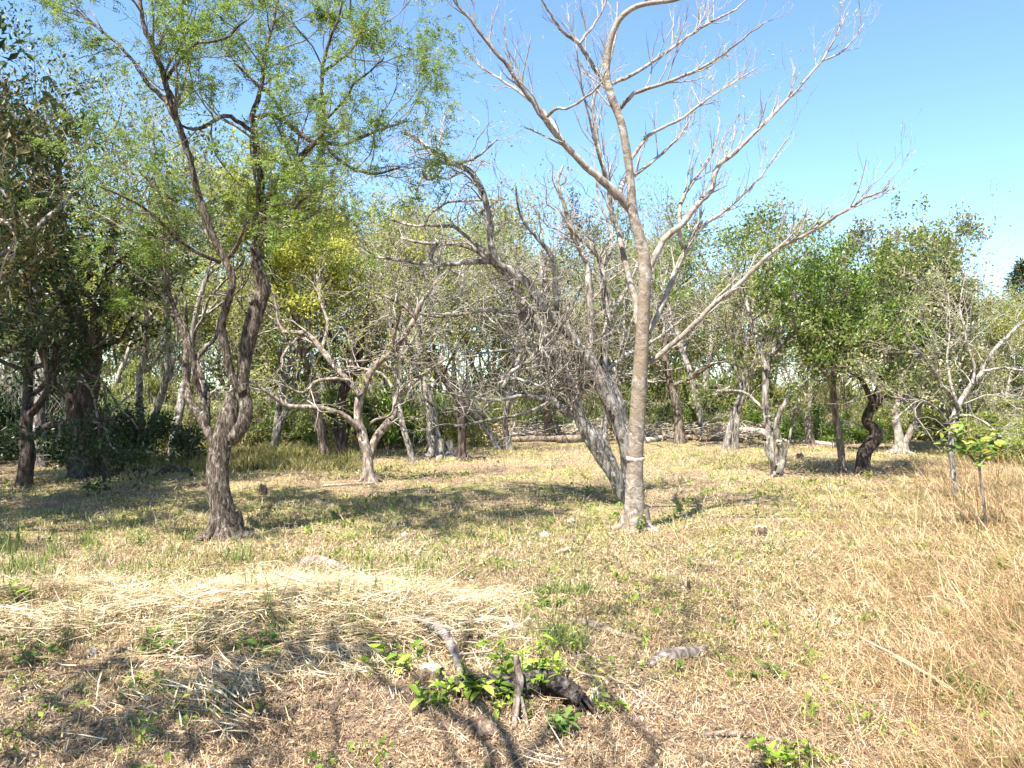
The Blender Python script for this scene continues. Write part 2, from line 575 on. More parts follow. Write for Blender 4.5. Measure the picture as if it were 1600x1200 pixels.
def side_growth(out, limb, per_m, L, cfg, rng, lo=0.15, lev=1, rscale=0.5, rmax=0.02):
    pts, rad = limb
    seg = np.linalg.norm(np.diff(pts, axis=0), axis=1)
    s = np.concatenate([[0], np.cumsum(seg)])
    n = int(s[-1] * per_m + rng.random())
    for k in range(n):
        t = (lo + (1 - lo) * rng.random()) * s[-1]
        i = min(int(np.searchsorted(s, t)) - 1, len(seg) - 1)
        i = max(i, 0)
        q = pts[i] + (pts[i + 1] - pts[i]) * ((t - s[i]) / (seg[i] + 1e-9))
        tg = unit(pts[i + 1] - pts[i])
        side = unit(np.cross(tg, rng.normal(size=3)))
        a = rng.uniform(*cfg.get('ang', (0.5, 1.05)))
        cd = tg * math.cos(a) + side * math.sin(a) + np.array([0, 0, cfg.get('up', 0.15)])
        grow(out, q, cd, L * rng.uniform(0.5, 1.25), min(rmax, rad[i] * rscale), lev, rng, cfg)


def tubes_of(geo, lst, sides):
    for pts, rad in lst:
        geo.tube(pts, rad, sides)


def leaves_on(twigs, per, L, W, rng, spread=0.5, lo=0.2, droop=0.0, clus=0.05):
    """leaves set along the twigs"""
    Ps, Ds = [], []
    for pts, rad in twigs:
        k = rng.poisson(per)
        if not k:
            continue
        f = (lo + (1 - lo) * rng.random(k)) * (len(pts) - 1)
        i = np.minimum(f.astype(int), len(pts) - 2)
        q = pts[i] + (pts[i + 1] - pts[i]) * (f - i)[:, None]
        Ps.append(q)
        Ds.append(unit(pts[i + 1] - pts[i]))
    if not Ps:
        return np.zeros((0, 4, 3))
    Pp, D = np.concatenate(Ps), np.concatenate(Ds)
    n = len(Pp)
    d = unit(D * 0.5 + rdir(n, rng) + np.array([0, 0, -droop]))
    Ls = L * rng.uniform(0.6, 1.3, n)
    Pp = Pp + d * (rng.random(n) * spread * L)[:, None] + rng.normal(0, clus, (n, 3))
    nn = unit(rdir(n, rng) + np.array([0, 0, 1.1]))
    return leaf_quads(Pp, d, nn, Ls, W * rng.uniform(0.7, 1.25, n))


def pinnate(twigs, per, rl, nl, ll, lw, rng):
    """feather leaves: a drooping rachis with pairs of leaflets"""
    Ps, Ds = [], []
    for pts, rad in twigs:
        k = rng.poisson(per * rng.choice([.1, .8, 2.4]))
        if k:
            f = (0.15 + 0.85 * rng.random(k)) * (len(pts) - 1)
            i = np.minimum(f.astype(int), len(pts) - 2)
            Ps.append(pts[i] + (pts[i + 1] - pts[i]) * (f - i)[:, None])
            Ds.append(unit(pts[i + 1] - pts[i]))
    Pp, D = np.concatenate(Ps), np.concatenate(Ds)
    n = len(Pp)
    d = unit(D * .6 + rdir(n, rng) + np.array([0, 0, -.15]))
    nn = unit(rdir(n, rng) * .6 + np.array([0, 0, 1.0]))
    s = unit(np.cross(d, nn))
    out = []
    RL = rl * rng.uniform(.6, 1.3, n)
    for j in range(nl):
        t = (j // 2 + .6) / (nl / 2)
        sg = 1 if j % 2 else -1
        q = Pp + d * (RL * t)[:, None] - np.array([0, 0, 1.0]) * (RL * .35 * t * t)[:, None]
        ld = unit(s * sg + d * .55 + rng.normal(0, .2, (n, 3)))
        out.append(leaf_quads(q, ld, nn, ll * rng.uniform(.7, 1.2, n), np.full(n, lw)))
    return np.concatenate(out)


def trace(pts, Y0, d0=0.0, d1=0.0, k=4, jit=0.0, rng=R):
    """limb from (px, py, width_px) rows of the photograph at depth Y0+d0 .. Y0+d1"""
    a = np.array(pts, float)
    s = np.concatenate([[0], np.cumsum(np.hypot(np.diff(a[:, 0]), np.diff(a[:, 1])))])
    s /= s[-1]
    Y = Y0 + d0 + (d1 - d0) * s
    W = np.column_stack([np.array([P(x, y, yy) for (x, y), yy in zip(a[:, :2], Y)]), a[:, 2] / 2 / F * Y])
    c = spline(W, k)
    if jit:
        c[1:-1, :3] += rng.normal(0, jit, (len(c) - 2, 3))
    return c[:, :3], np.maximum(c[:, 3], 0.0012)


# ------------------------------------------------------------------ the ground
def axis_coords(n, lim, a):
    u = np.linspace(-1, 1, n)
    return np.sinh(u * a) / math.sinh(a) * lim


gx = axis_coords(250, 2500, 7.8)
gy = axis_coords(280, 2500, 7.6) + 7.0
XX, YY = np.meshgrid(gx, gy)
ZZ = gz(XX, YY) - 0.004
ny, nx = XX.shape
ii = (np.arange(ny - 1)[:, None] * nx + np.arange(nx - 1)[None, :]).ravel()
gq = np.stack([ii, ii + 1, ii + 1 + nx, ii + nx], 1)
gnd = link('ground', mesh_from('ground', np.stack([XX, YY, ZZ], -1).reshape(-1, 3), gq, None, True, [M['ground']]))
tag(gnd, 'dry straw coloured clearing floor with greenish patches', 'ground', kind='structure')


# ------------------------------------------------------------------ trees traced from the photograph
def traced_tree(name, base_px, label, trunk, limbs, bark, limb_mat, twig_mat, grower, leaves=None, seed=1, sides=18, knob=0.16, extra=None, Y=None, crown_name='crown', flare=1.25, roots=5):
    """trunk and limbs: rows of (px, py, width); limbs as (rows, d0, d1)"""
    rng = np.random.default_rng(seed)
    g0 = G(*base_px)
    Y0 = Y or g0[1]
    org = np.array([g0[0], g0[1], float(gz(g0[0], g0[1]))])
    root = empty(name, org, label, 'tree')
    tr = trace(trunk[0], Y0, trunk[1], trunk[2], 5)
    pts, rad = tr
    rad = rad.copy()
    rad[:4] *= np.linspace(flare, 1.0, 4)
    pts = np.vstack([pts[0] + (pts[0] - pts[1]) * 0 + np.array([0, 0, -0.12]), pts])
    pts[0, 2] = min(pts[0, 2], org[2] - 0.10)
    rad = np.concatenate([[rad[0] * 1.1], rad])
    gt = Geo()
    gt.tube(pts, rad, sides, knob, rng, cap=True)
    gt.build('trunk', bark, root, org)
    for k in range(roots):
        a = k * 6.2832 / roots + rng.uniform(-.5, .5)
        r0 = rad[1]
        d = np.array([math.cos(a), math.sin(a), 0])
        ln = r0 * rng.uniform(.7, 1.5)
        p = [org + d * r0 * .45 + [0, 0, r0 * rng.uniform(.8, 1.4)], org + d * r0 * .85 + [0, 0, r0 * .22], org + d * (r0 + ln * .5) + [0, 0, .0], org + d * (r0 + ln) + [0, 0, -.06]]
        g = Geo()
        g.tube(spline(np.array(p), 4), np.linspace(r0 * .40, r0 * .12, 13), 8, .2, rng)
        g.build('root', bark, root, org)
    alll = [(pts[6:], rad[6:])]
    for rows, d0, d1 in limbs:
        lb = trace(rows, Y0, d0, d1, 4, 0.004, rng)
        g = Geo()
        thick = lb[1].max() > 0.045
        g.tube(lb[0], lb[1], 12 if thick else 7, knob * 0.4, rng, cap=True)
        g.build('branch', bark if thick and limb_mat is None else (limb_mat or bark), root, org)
        alll.append(lb)
    out = {}
    grower(out, alll, rng)
    gt = Geo()
    for lev in sorted(out):
        tubes_of(gt, out[lev], 5 if lev <= 1 else (4 if lev == 2 else 3))
    o = gt.build('twigs', twig_mat, root, org)
    if o:
        o['kind'] = 'stuff'
    if leaves:
        V = leaves[0](out, rng)
        o = quads_object(crown_name, V, leaves[1], root, org)
        o['kind'] = 'stuff'
    return root, out, alll


# --- the smooth-barked bare tree in front
BT = [(992, 830, 38), (991, 805, 33), (992, 740, 27), (994, 690, 25), (998, 620, 24), (1003, 540, 22), (1006, 470, 20), (1008, 430, 19), (1005, 395, 19),
      (996, 360, 16), (988, 330, 16), (986, 290, 13.5), (980, 240, 13), (970, 190, 12), (955, 150, 12), (948, 115, 11), (952, 70, 10), (965, 35, 9), (985, 15, 8), (1010, 6, 7),
      (1060, -2, 6.5), (1095, -25, 5), (1120, -70, 3)]
BL = [
    ([(987, 330, 13), (965, 305, 14), (945, 285, 13), (915, 260, 11), (880, 225, 9.5), (850, 185, 8), (825, 150, 7), (795, 105, 6.5), (765, 70, 6), (735, 30, 5), (705, -5, 4), (670, -60, 2)], 0, -0.9),
    ([(880, 222, 7), (858, 185, 6), (838, 165, 5), (800, 135, 4), (760, 110, 3), (725, 80, 2)], -0.3, 0.5),
    ([(855, 182, 6), (868, 170, 5), (890, 168, 4), (915, 152, 4), (935, 135, 2.5), (950, 105, 2)], -0.4, -0.9),
    ([(947, 133, 8), (930, 108, 7), (916, 86, 6.5), (903, 66, 6), (882, 52, 5), (860, 22, 4), (845, -5, 3), (830, -60, 2)], 0, -0.8),
    ([(906, 68, 5), (925, 42, 4), (945, 8, 3), (955, -40, 2)], -0.3, -0.2),
    ([(1001, 525, 9), (995, 500, 11), (992, 465, 11), (984, 440, 10), (975, 403, 9), (967, 367, 8.5), (955, 333, 8), (951, 297, 7), (942, 262, 6.5), (933, 212, 6), (926, 172, 5), (930, 145, 4.5), (945, 120, 3.5), (962, 60, 3), (965, 0, 2)], 0.05, 0.9),
    ([(962, 312, 5), (945, 270, 5), (928, 215, 4), (916, 165, 3), (905, 112, 2.5), (900, 70, 1.5)], 0.1, -0.5),
    ([(1010, 428, 10), (1019, 410, 10.5), (1037, 375, 10), (1067, 349, 10), (1090, 319, 9), (1112, 296, 8.5), (1120, 262, 8), (1150, 236, 7), (1184, 202, 6), (1225, 161, 5), (1262, 120, 4), (1284, 95, 3.5), (1303, 62, 2.5), (1325, 20, 1.5)], 0, 0.8),
    ([(1284, 95, 3), (1310, 84, 3), (1331, 65, 2.2), (1350, 37, 1.2)], 0.8, 0.9),
    ([(1063, 351, 7), (1062, 325, 7), (1070, 303, 6), (1082, 285, 5), (1100, 262, 4), (1118, 225, 3), (1125, 190, 2)], 0.2, 0.9),
    ([(1011, 566, 9), (1024, 560, 9), (1075, 516, 8.5), (1112, 479, 8), (1150, 448, 7.5), (1199, 401, 7), (1232, 379, 6.5), (1270, 360, 6), (1300, 341, 5.5), (1326, 326, 5), (1356, 307, 4), (1384, 297, 3), (1391, 275, 1.5)], 0, -0.9),
    ([(1014, 520, 8), (1032, 482, 9), (1047, 447, 9), (1058, 418, 8.5), (1070, 393, 8), (1083, 372, 7), (1100, 352, 6), (1130, 330, 5), (1160, 305, 4), (1197, 265, 3), (1228, 218, 1.8)], 0.1, 1.1),
    ([(1070, 393, 6), (1063, 378, 6), (1061, 355, 6), (1062, 335, 5)], 0.5, 0.3),
    ([(952, 132, 7), (987, 117, 6), (1033, 88, 5), (1075, 57, 4.5), (1112, 34, 4), (1142, 19, 3), (1168, -2, 2)], 0, 0.9),
    ([(966, 172, 7), (991, 147, 6.5), (1034, 131, 5.5), (1075, 116, 5), (1112, 97, 4), (1150, 70, 3), (1196, 34, 1.8)], 0, -0.8),
    ([(983, 254, 6), (1002, 226, 6), (1013, 212, 5.5), (1037, 199, 5), (1067, 184, 4.5), (1097, 161, 4), (1124, 142, 3.4), (1150, 127, 2.8), (1182, 107, 1.8)], 0, 0.6),
    ([(966, 307, 8), (977, 280, 8), (993, 272, 6), (1023, 250, 5), (1050, 225, 4), (1072, 198, 3), (1085, 170, 2)], 0.05, 1.2),
    ([(1010, 6, 5), (1008, -30, 5), (1000, -80, 4), (1010, -150, 3)], 0, -0.4),
]


def bare_grower(out, limbs, rng):
    cfg = dict(levels=3, nb=(0, 2.6, 2.0, 0), seg=0.13, wob=0.14, trop=0.09, up=0.35, ang=(0.35, 0.9), ratio=(0.45, 0.75), rmin=0.0016)
    for l in limbs[1:]:
        side_growth(out, l, 5.4, 0.44, cfg, rng, 0.2, 1, 0.42, 0.010)
    p, r = limbs[0]
    k = len(p) // 2
    side_growth(out, (p[k:], r[k:]), 2.0, 0.5, cfg, rng, 0.1, 1, 0.3, 0.010)


bare, bout, ball = traced_tree('bare_tree', (992, 828), 'tall smooth-barked leafless tree with a pale band round its trunk', (BT, 0, -0.5), BL, M['smooth_bark'], M['pale_limb'], M['twig_pale'],
                               bare_grower, (lambda out, rng: leaves_on([t for t in out[3] if rng.random() < .05], 3, .05, .025, rng), M['leaf_yellow']), 21, 20, 0.05, crown_name='leaf_buds', roots=4)
# the pale ring on its trunk
tp, tr2 = trace(BT, G(992, 828)[1], 0, -0.5, 5)
zz = [P(992, py, tp[0, 1])[2] for py in (719, 718, 716.5, 714.5, 713, 712)]
a_ = np.array([[np.interp(z, tp[:, 2], tp[:, 0]), np.interp(z, tp[:, 2], tp[:, 1]), z] for z in zz])
r_ = np.array([np.interp(z, tp[:, 2], tr2) for z in zz]) * [1.04, 1.10, 1.11, 1.11, 1.10, 1.04]
gg = Geo()
gg.tube(a_, r_, 24, 0.06)
gg.build('pale_band', M['pale_ring'], bare, bare.location)

# --- the feathery green tree on the left
AT = [(352, 841, 46), (347, 800, 38), (341, 762, 36), (342, 722, 35), (350, 682, 34), (357, 655, 33), (360, 632, 24), (359, 614, 13)]
AL = [
    ([(358, 690, 20), (370, 677, 23), (384, 650, 22), (384, 628, 19), (379, 606, 19), (382, 572, 21), (390, 524, 24), (404, 475, 24), (411, 449, 22), (401, 410, 19), (401, 380, 17), (410, 340, 14), (424, 300, 12), (450, 270, 11), (472, 244, 10), (487, 227, 9), (500, 221, 8)], 0, 0.3),
    ([(378, 612, 14), (367, 598, 13), (358, 572, 13), (349, 528, 14), (346, 503, 13), (358, 470, 12), (363, 435, 11), (351, 405, 11), (334, 375, 11), (319, 330, 11), (307, 296, 10), (300, 259, 10), (285, 210, 10), (270, 172, 9), (259, 127, 9), (244, 86, 8), (225, 41, 7), (218, -5, 6), (200, -80, 4)], 0, -0.5),
    ([(278, 195, 7), (259, 157, 8), (232, 131, 7), (217, 109, 6), (195, 79, 5), (150, 41, 4), (120, 16, 3)], -0.2, 0.7),
    ([(259, 126, 6), (276, 100, 5), (293, 80, 5), (310, 67, 4.5), (349, 60, 4), (385, 32, 3)], -0.3, -1.0),
    ([(345, 410, 7), (325, 402, 6.5), (300, 390, 6), (270, 367, 6), (240, 337, 5), (200, 310, 4), (150, 290, 3)], -0.1, -1.1),
    ([(350, 405, 7), (330, 375, 7), (312, 350, 6), (285, 330, 5), (250, 300, 4), (215, 265, 3)], -0.1, 0.9),
    ([(354, 406, 7), (368, 388, 7), (382, 358, 6), (400, 335, 5), (425, 322, 4), (460, 318, 3)], -0.1, -0.9),
    ([(408, 345, 12), (408, 290, 11), (404, 250, 11), (398, 206, 10), (395, 180, 9), (410, 130, 7), (415, 80, 6), (430, 20, 5), (440, -40, 3)], 0.2, 0.6),
    ([(398, 208, 7), (372, 190, 7), (350, 181, 6.5), (325, 195, 6), (302, 202, 5), (280, 195, 3)], 0.3, -0.5),
    ([(396, 185, 7), (420, 180, 7), (445, 190, 7), (472, 212, 7), (490, 224, 6)], 0.4, 0.5),
    ([(446, 192, 6), (425, 150, 6), (395, 125, 5), (365, 95, 4), (345, 70, 3)], 0.4, 1.2),
    ([(500, 221, 7), (508, 190, 6.5), (503, 150, 6), (504, 105, 6), (514, 65, 5), (531, 20, 4), (540, -30, 3)], 0.3, -0.2),
    ([(500, 222, 7), (537, 225, 6.5), (575, 210, 5), (608, 198, 4), (640, 190, 2)], 0.3, 0.9),
    ([(504, 222, 6), (525, 245, 5.5), (548, 262, 5), (585, 272, 4), (625, 262, 3)], 0.3, -0.4),
    ([(504, 115, 5), (540, 85, 5), (560, 60, 4.5), (547, 25, 3), (550, -10, 2)], 0.1, 0.4),
    ([(508, 190, 5), (535, 160, 4), (555, 130, 4), (580, 110, 3), (600, 90, 2)], 0.2, -0.8),
    ([(415, 345, 8), (440, 352, 8), (466, 350, 6), (490, 335, 4), (520, 325, 3)], 0.2, 1.0),
    ([(400, 385, 8), (425, 365, 6), (455, 330, 5), (490, 300, 4), (520, 290, 3)], 0.2, -0.8),
    ([(344, 700, 14), (332, 685, 15), (318, 662, 14), (304, 638, 13), (293, 612, 11), (290, 572, 10), (292, 542, 10), (286, 515, 9), (272, 482, 7), (262, 440, 6), (255, 390, 4)], 0.1, 0.9),
    ([(322, 668, 15), (319, 642, 15), (312, 612, 9), (305, 582, 8), (301, 554, 7), (293, 522, 6), (290, 470, 4)], 0.2, 0.3),
    ([(322, 650, 12), (324, 618, 9), (315, 588, 8), (307, 563, 8), (318, 546, 8), (337, 527, 6), (340, 500, 4)], 0.2, 1.0),
]


def acacia_grower(out, limbs, rng):
    cfg = dict(levels=4, nb=(0, 3.2, 2.8, 2.3, 0), seg=0.12, wob=0.20, trop=0.02, up=0.12, ang=(0.4, 1.0), ratio=(0.5, 0.75), rmin=0.0014)
    for i, l in enumerate(limbs[1:]):
        lo = 0.55 if i in (0, 1, 18) else 0.25
        if i in (19, 20):
            continue
        side_growth(out, l, 3.1, 0.80, cfg, rng, lo, 1, 0.45, 0.014)


aca, aout, aall = traced_tree('acacia_tree', (352, 839), 'gnarled forked tree with furrowed trunk and feathery green leaves', (AT, 0, 0.05), AL, M['acacia_bark'], None, M['twig_brown'],
                              acacia_grower, (lambda out, rng: pinnate(out[2] + out[3] + out[4], 3.9, .095, 8, .034, .0125, rng), M['leaf_acacia']), 5, 22, 0.12, roots=3)

# --- the old grey tree behind the bare one, leaning left
CT = [(977, 790, 17), (970, 770, 20), (959, 737, 24), (942, 711, 27), (926, 686, 27), (910, 662, 21), (899, 628, 17), (882, 590, 14), (866, 557, 12), (850, 522, 10), (835, 492, 9), (815, 470, 7)]
CL = [
    ([(897, 652, 13), (880, 640, 12), (861, 625, 11), (839, 621, 9), (812, 617, 8), (790, 612, 7), (779, 602, 6), (800, 592, 5), (826, 597, 4), (850, 606, 3)], 0, -0.5),
    ([(815, 618, 6), (790, 624, 5.5), (767, 625, 5), (726, 619, 3.5), (690, 612, 2)], -0.3, -0.9),
    ([(856, 629, 5), (824, 644, 4.5), (775, 655, 4), (711, 666, 3)], -0.2, -1.2),
    ([(980, 788, 14), (980, 745, 17), (977, 700, 18), (962, 655, 22), (944, 610, 22), (925, 572, 20), (902, 539, 18), (880, 512, 16), (857, 490, 14), (838, 465, 13), (826, 446, 13), (800, 424, 12), (776, 411, 11), (767, 375, 10), (764, 337, 9), (751, 292, 8.5), (732, 266, 8), (710, 255, 7), (676, 236, 6), (657, 221, 5), (640, 208, 3.5)], 0.15, -0.3),
    ([(776, 411, 8), (750, 408, 8), (725, 411, 7), (680, 414, 6), (627, 407, 5), (575, 401, 3)], -0.1, -0.7),
    ([(772, 407, 7), (740, 379, 6), (710, 356, 5), (676, 352, 4.5), (639, 352, 4), (600, 340, 2.5)], -0.1, 0.5),
    ([(732, 266, 6), (705, 256, 6), (687, 254, 6), (668, 258, 6), (662, 270, 6), (670, 280, 6), (682, 274, 5), (690, 262, 3)], -0.3, -0.5),
    ([(700, 257, 5), (724, 253, 4.5), (742, 247, 4), (762, 232, 3), (778, 216, 2)], -0.3, -0.5),
    ([(682, 276, 4), (700, 279, 3), (714, 270, 2)], -0.3, -0.4),
    ([(680, 414, 5), (673, 400, 6), (683, 380, 5)], -0.5, -0.5),
    ([(664, 352, 4), (672, 335, 4), (700, 317, 4), (740, 313, 3), (790, 312, 2)], 0, 0.4),
    ([(984, 790, 9), (984, 740, 11), (978, 680, 14), (970, 640, 14), (958, 605, 13), (944, 578, 12), (946, 530, 11), (950, 497, 10), (943, 450, 9), (940, 413, 8), (927, 390, 7), (907, 373, 6), (890, 350, 4)], 0.3, 0.5),
    ([(928, 575, 11), (922, 545, 10), (923, 500, 10), (920, 437, 9), (913, 403, 8), (900, 377, 7), (890, 347, 6), (880, 315, 5.5), (872, 285, 5), (880, 258, 3)], 0.1, 0.4),
    ([(876, 508, 9), (868, 463, 9), (867, 417, 8), (857, 393, 7), (840, 373, 5), (820, 350, 4), (808, 320, 3), (806, 290, 2)], 0.1, -0.5),
    ([(850, 486, 7), (847, 445, 6), (846, 403, 4), (848, 360, 3)], 0, 0.6),
    ([(846, 516, 11), (820, 497, 12), (807, 457, 11), (793, 430, 10), (778, 417, 9), (745, 392, 7), (710, 380, 6), (675, 381, 5), (625, 372, 3)], 0.1, 0.9),
    ([(899, 625, 7), (905, 600, 6), (912, 570, 5), (912, 540, 3)], 0, -0.5),
    ([(786, 606, 6), (800, 580, 5.5), (830, 560, 5), (850, 530, 5), (880, 505, 4), (888, 480, 3)], -0.4, -0.3),
    ([(880, 590, 7), (850, 560, 6), (815, 550, 5), (780, 548, 4), (740, 552, 3), (700, 545, 2)], 0, 0.8),
    ([(830, 480, 7), (800, 488, 6), (760, 485, 5), (715, 492, 4), (670, 490, 3)], 0, -0.8),
    ([(950, 500, 7), (968, 470, 6), (985, 440, 4), (1000, 395, 3), (1005, 350, 2)], 0.5, 1.3),
    ([(940, 420, 6), (955, 390, 5), (950, 350, 4), (935, 310, 3), (930, 270, 2)], 0.5, 1.1),
    ([(945, 580, 8), (970, 560, 7), (1000, 545, 5), (1040, 520, 4), (1075, 490, 2)], 0.4, 1.6),
]


def tangle_grower(out, limbs, rng):
    cfg = dict(levels=3, nb=(0, 3.0, 2.6, 0), seg=0.11, wob=0.33, trop=0.02, up=0.1, ang=(0.5, 1.2), ratio=(0.5, 0.8), rmin=0.002)
    for i, l in enumerate(limbs):
        side_growth(out, l, 5.4, 0.56, cfg, rng, 0.45 if i in (0, 4, 12) else 0.2, 1, 0.4, 0.013)


cro, cout, call_ = traced_tree('old_tree', (977, 789), 'old grey many-stemmed tree leaning left behind the bare tree', ([(a, b, c * .98) for a, b, c in CT], 0, -0.2), [([(a, b, c * 1.1) for a, b, c in r], d, e) for r, d, e in CL], M['grey_bark'], None, M['twig_pale'],
                               tangle_grower, (lambda out, rng: leaves_on([t for t in out[3] if rng.random() < .10], 4, .05, .025, rng), M['leaf_olive']), 8, 18, 0.2, crown_name='sparse_leaves')

gv = Geo()
rng = np.random.default_rng(88)
for k in range(190):
    px, py = rng.normal(880, 34), rng.uniform(470, 600)
    Yv = cro.location[1] + rng.normal(0, .35)
    p = P(px, py, Yv)
    n = 9
    d = np.array([rng.normal(0, .5), rng.normal(0, .5), -1.0])
    st = rng.uniform(.05, .16)
    pts = [p]
    for i in range(n):
        d = unit(d + rng.normal(0, .38, 3) + np.array([.03, 0, -.06]))
        pts.append(pts[-1] + d * st)
    gv.tube(spline(np.array(pts), 2), np.linspace(.006, .003, n * 2 + 1) * rng.uniform(.5, 1.3), 4)
o = gv.build('vines', M['twig_brown'], cro, cro.location)
o['kind'] = 'stuff'

# --- the low reddish tree with a long arm
DT = [(578, 753, 20), (576, 735, 18), (574, 712, 17), (567, 683, 17), (559, 655, 13), (562, 622, 13), (573, 593, 12), (587, 570, 11), (613, 550, 10), (630, 530, 9), (647, 500, 8), (660, 470, 6), (690, 430, 4)]
DL = [
    ([(560, 672, 9), (550, 660, 9), (533, 647, 8.5), (500, 637, 8), (453, 635, 7), (427, 620, 6), (400, 600, 5), (370, 580, 3)], 0, -0.8),
    ([(563, 618, 9), (540, 590, 9), (523, 573, 9), (503, 547, 9), (480, 523, 8), (443, 517, 6), (433, 490, 5), (427, 463, 4), (410, 430, 3)], 0, 0.6),
    ([(545, 594, 5), (520, 592, 5), (493, 597, 5), (476, 613, 4.5), (455, 608, 4), (437, 590, 3), (410, 555, 2)], 0, -0.6),
    ([(577, 722, 11), (581, 703, 12), (588, 683, 12), (607, 660, 12), (617, 643, 10), (620, 617, 8), (647, 597, 8), (667, 580, 5), (700, 560, 3)], 0.05, 0.6),
    ([(617, 640, 6), (614, 610, 6), (600, 587, 5), (575, 578, 5), (545, 573, 4), (520, 575, 3)], 0.3, 1.0),
    ([(520, 570, 5), (528, 560, 4), (550, 565, 4), (577, 563, 3)], 0.3, -0.3),
    ([(503, 547, 6), (512, 505, 5), (500, 470, 4), (495, 430, 3)], 0.3, 0.9),
    ([(480, 523, 5), (463, 530, 5), (440, 560, 4), (445, 575, 3)], 0.4, 0.0),
    ([(612, 551, 6), (617, 520, 5), (625, 490, 4), (620, 460, 3)], 0, -0.6),
    ([(650, 498, 6), (630, 478, 5), (600, 462, 4), (570, 450, 3), (545, 430, 2)], 0, -0.4),
    ([(655, 490, 5), (690, 495, 5), (730, 490, 4), (770, 480, 3)], 0, 0.5),
    ([(580, 660, 4), (590, 655, 4), (610, 648, 4), (618, 630, 3), (625, 600, 2)], 0, -0.4),
]


def low_grower(out, limbs, rng):
    cfg = dict(levels=3, nb=(0, 3.0, 2.4, 0), seg=0.12, wob=0.27, trop=0.04, up=0.18, ang=(0.45, 1.1), ratio=(0.5, 0.8), rmin=0.0022)
    for i, l in enumerate(limbs):
        side_growth(out, l, 2.6, 0.7, cfg, rng, 0.5 if i == 0 else 0.25, 1, 0.45, 0.014)


low, lout, _ = traced_tree('crooked_tree', (578, 752), 'low crooked tree with reddish bark and one long arm reaching left', (DT, 0, 0.3), DL, M['pink_bark'], None, M['twig_pale'],
                           low_grower, (lambda out, rng: leaves_on([t for t in out[3] if rng.random() < .5], 9, .055, .022, rng, clus=.06), M['leaf_yellow']), 13, 14, 0.18, crown_name='sparse_leaves')

# --- trees under the right-hand crown
KT = [(1215, 744, 18), (1213, 728, 16), (1207, 708, 12), (1200, 667, 11), (1196, 625, 10), (1198, 577, 10), (1208, 550, 9), (1228, 530, 8), (1246, 512, 6), (1240, 478, 4), (1250, 440, 3)]
KL = [
    ([(1215, 735, 12), (1221, 704, 11), (1214, 676, 9), (1214, 658, 8), (1230, 625, 8), (1254, 600, 7), (1287, 581, 6.5), (1333, 579, 5), (1367, 571, 3)], 0, -0.6),
    ([(1217, 738, 11), (1223, 715, 12), (1219, 697, 10), (1217, 690, 9.5)], -0.1, -0.2),
    ([(1211, 728, 9), (1202, 712, 8), (1197, 700, 7), (1199, 690, 6)], -0.1, -0.15),
    ([(1198, 577, 8), (1183, 533, 7), (1167, 475, 6), (1150, 440, 5), (1130, 415, 3)], 0, 0.4),
    ([(1203, 652, 5), (1185, 632, 5), (1160, 612, 4), (1120, 610, 3)], 0, 0.5),
    ([(1222, 720, 4), (1232, 690, 4), (1240, 650, 4), (1245, 610, 3)], -0.05, -0.1),
    ([(1287, 581, 5), (1306, 570, 5), (1318, 545, 5), (1335, 522, 3)], -0.4, -0.4),
    ([(1175, 500, 5), (1200, 480, 5), (1190, 450, 4), (1200, 420, 3)], 0.2, -0.3),
]


def k_grower(out, limbs, rng):
    cfg = dict(levels=3, nb=(0, 3.2, 2.6, 0), seg=0.14, wob=0.22, trop=0.05, up=0.2, ang=(0.4, 1.1), ratio=(0.5, 0.8), rmin=0.0025)
    for i, l in enumerate(limbs):
        if i in (2, 3):
            continue
        side_growth(out, l, 3.0, 0.85, cfg, rng, 0.5 if i < 2 else 0.3, 1, 0.45, 0.014)


ktree, kout, _ = traced_tree('vase_shaped_tree', (1215, 743), 'vase-shaped tree with a sawn stub low on its stem, beside the log pile', (KT, 0, 0.2), KL, M['grey_bark'], None, M['twig_brown'],
                             k_grower, (lambda out, rng: leaves_on([t for t in out[2] + out[3] if rng.random() < .6], 24, .075, .036, rng, clus=.07), M['leaf_mid']), 17, 14, 0.15)
cp = Geo()
q0, q1 = trace([(1217, 689.6, 9.6), (1217, 688.2, 9.2)], G(1215, 743)[1], -0.2, -0.2, 1)
cp.tube(q0, q1, 10, cap=True)
cp.build('cut_end', M['cut_wood'], ktree, ktree.location)

LT = [(1316, 742, 13), (1315, 715, 11), (1311, 680, 11), (1305, 645, 10), (1302, 600, 9), (1308, 550, 8), (1300, 500, 6), (1305, 460, 4)]
MT = [(1349, 744, 20), (1349, 720, 19), (1355, 700, 19), (1367, 684, 20), (1366, 670, 18), (1356, 658, 16), (1364, 632, 15), (1382, 585, 12), (1398, 535, 10), (1408, 492, 7), (1400, 450, 5)]


def crown_grower(L, per, lo, levels=4, nb=(0, 3.4, 3.0, 2.4, 0), up=.2):
    def f(out, limbs, rng):
        cfg = dict(levels=levels, nb=nb, seg=0.16, wob=0.2, trop=0.05, up=up, ang=(0.5, 1.2), ratio=(0.5, 0.75), rmin=0.0025)
        for i, l in enumerate(limbs):
            side_growth(out, l, per, L, cfg, rng, lo if i == 0 else .25, 1, 0.5, 0.03)
    return f


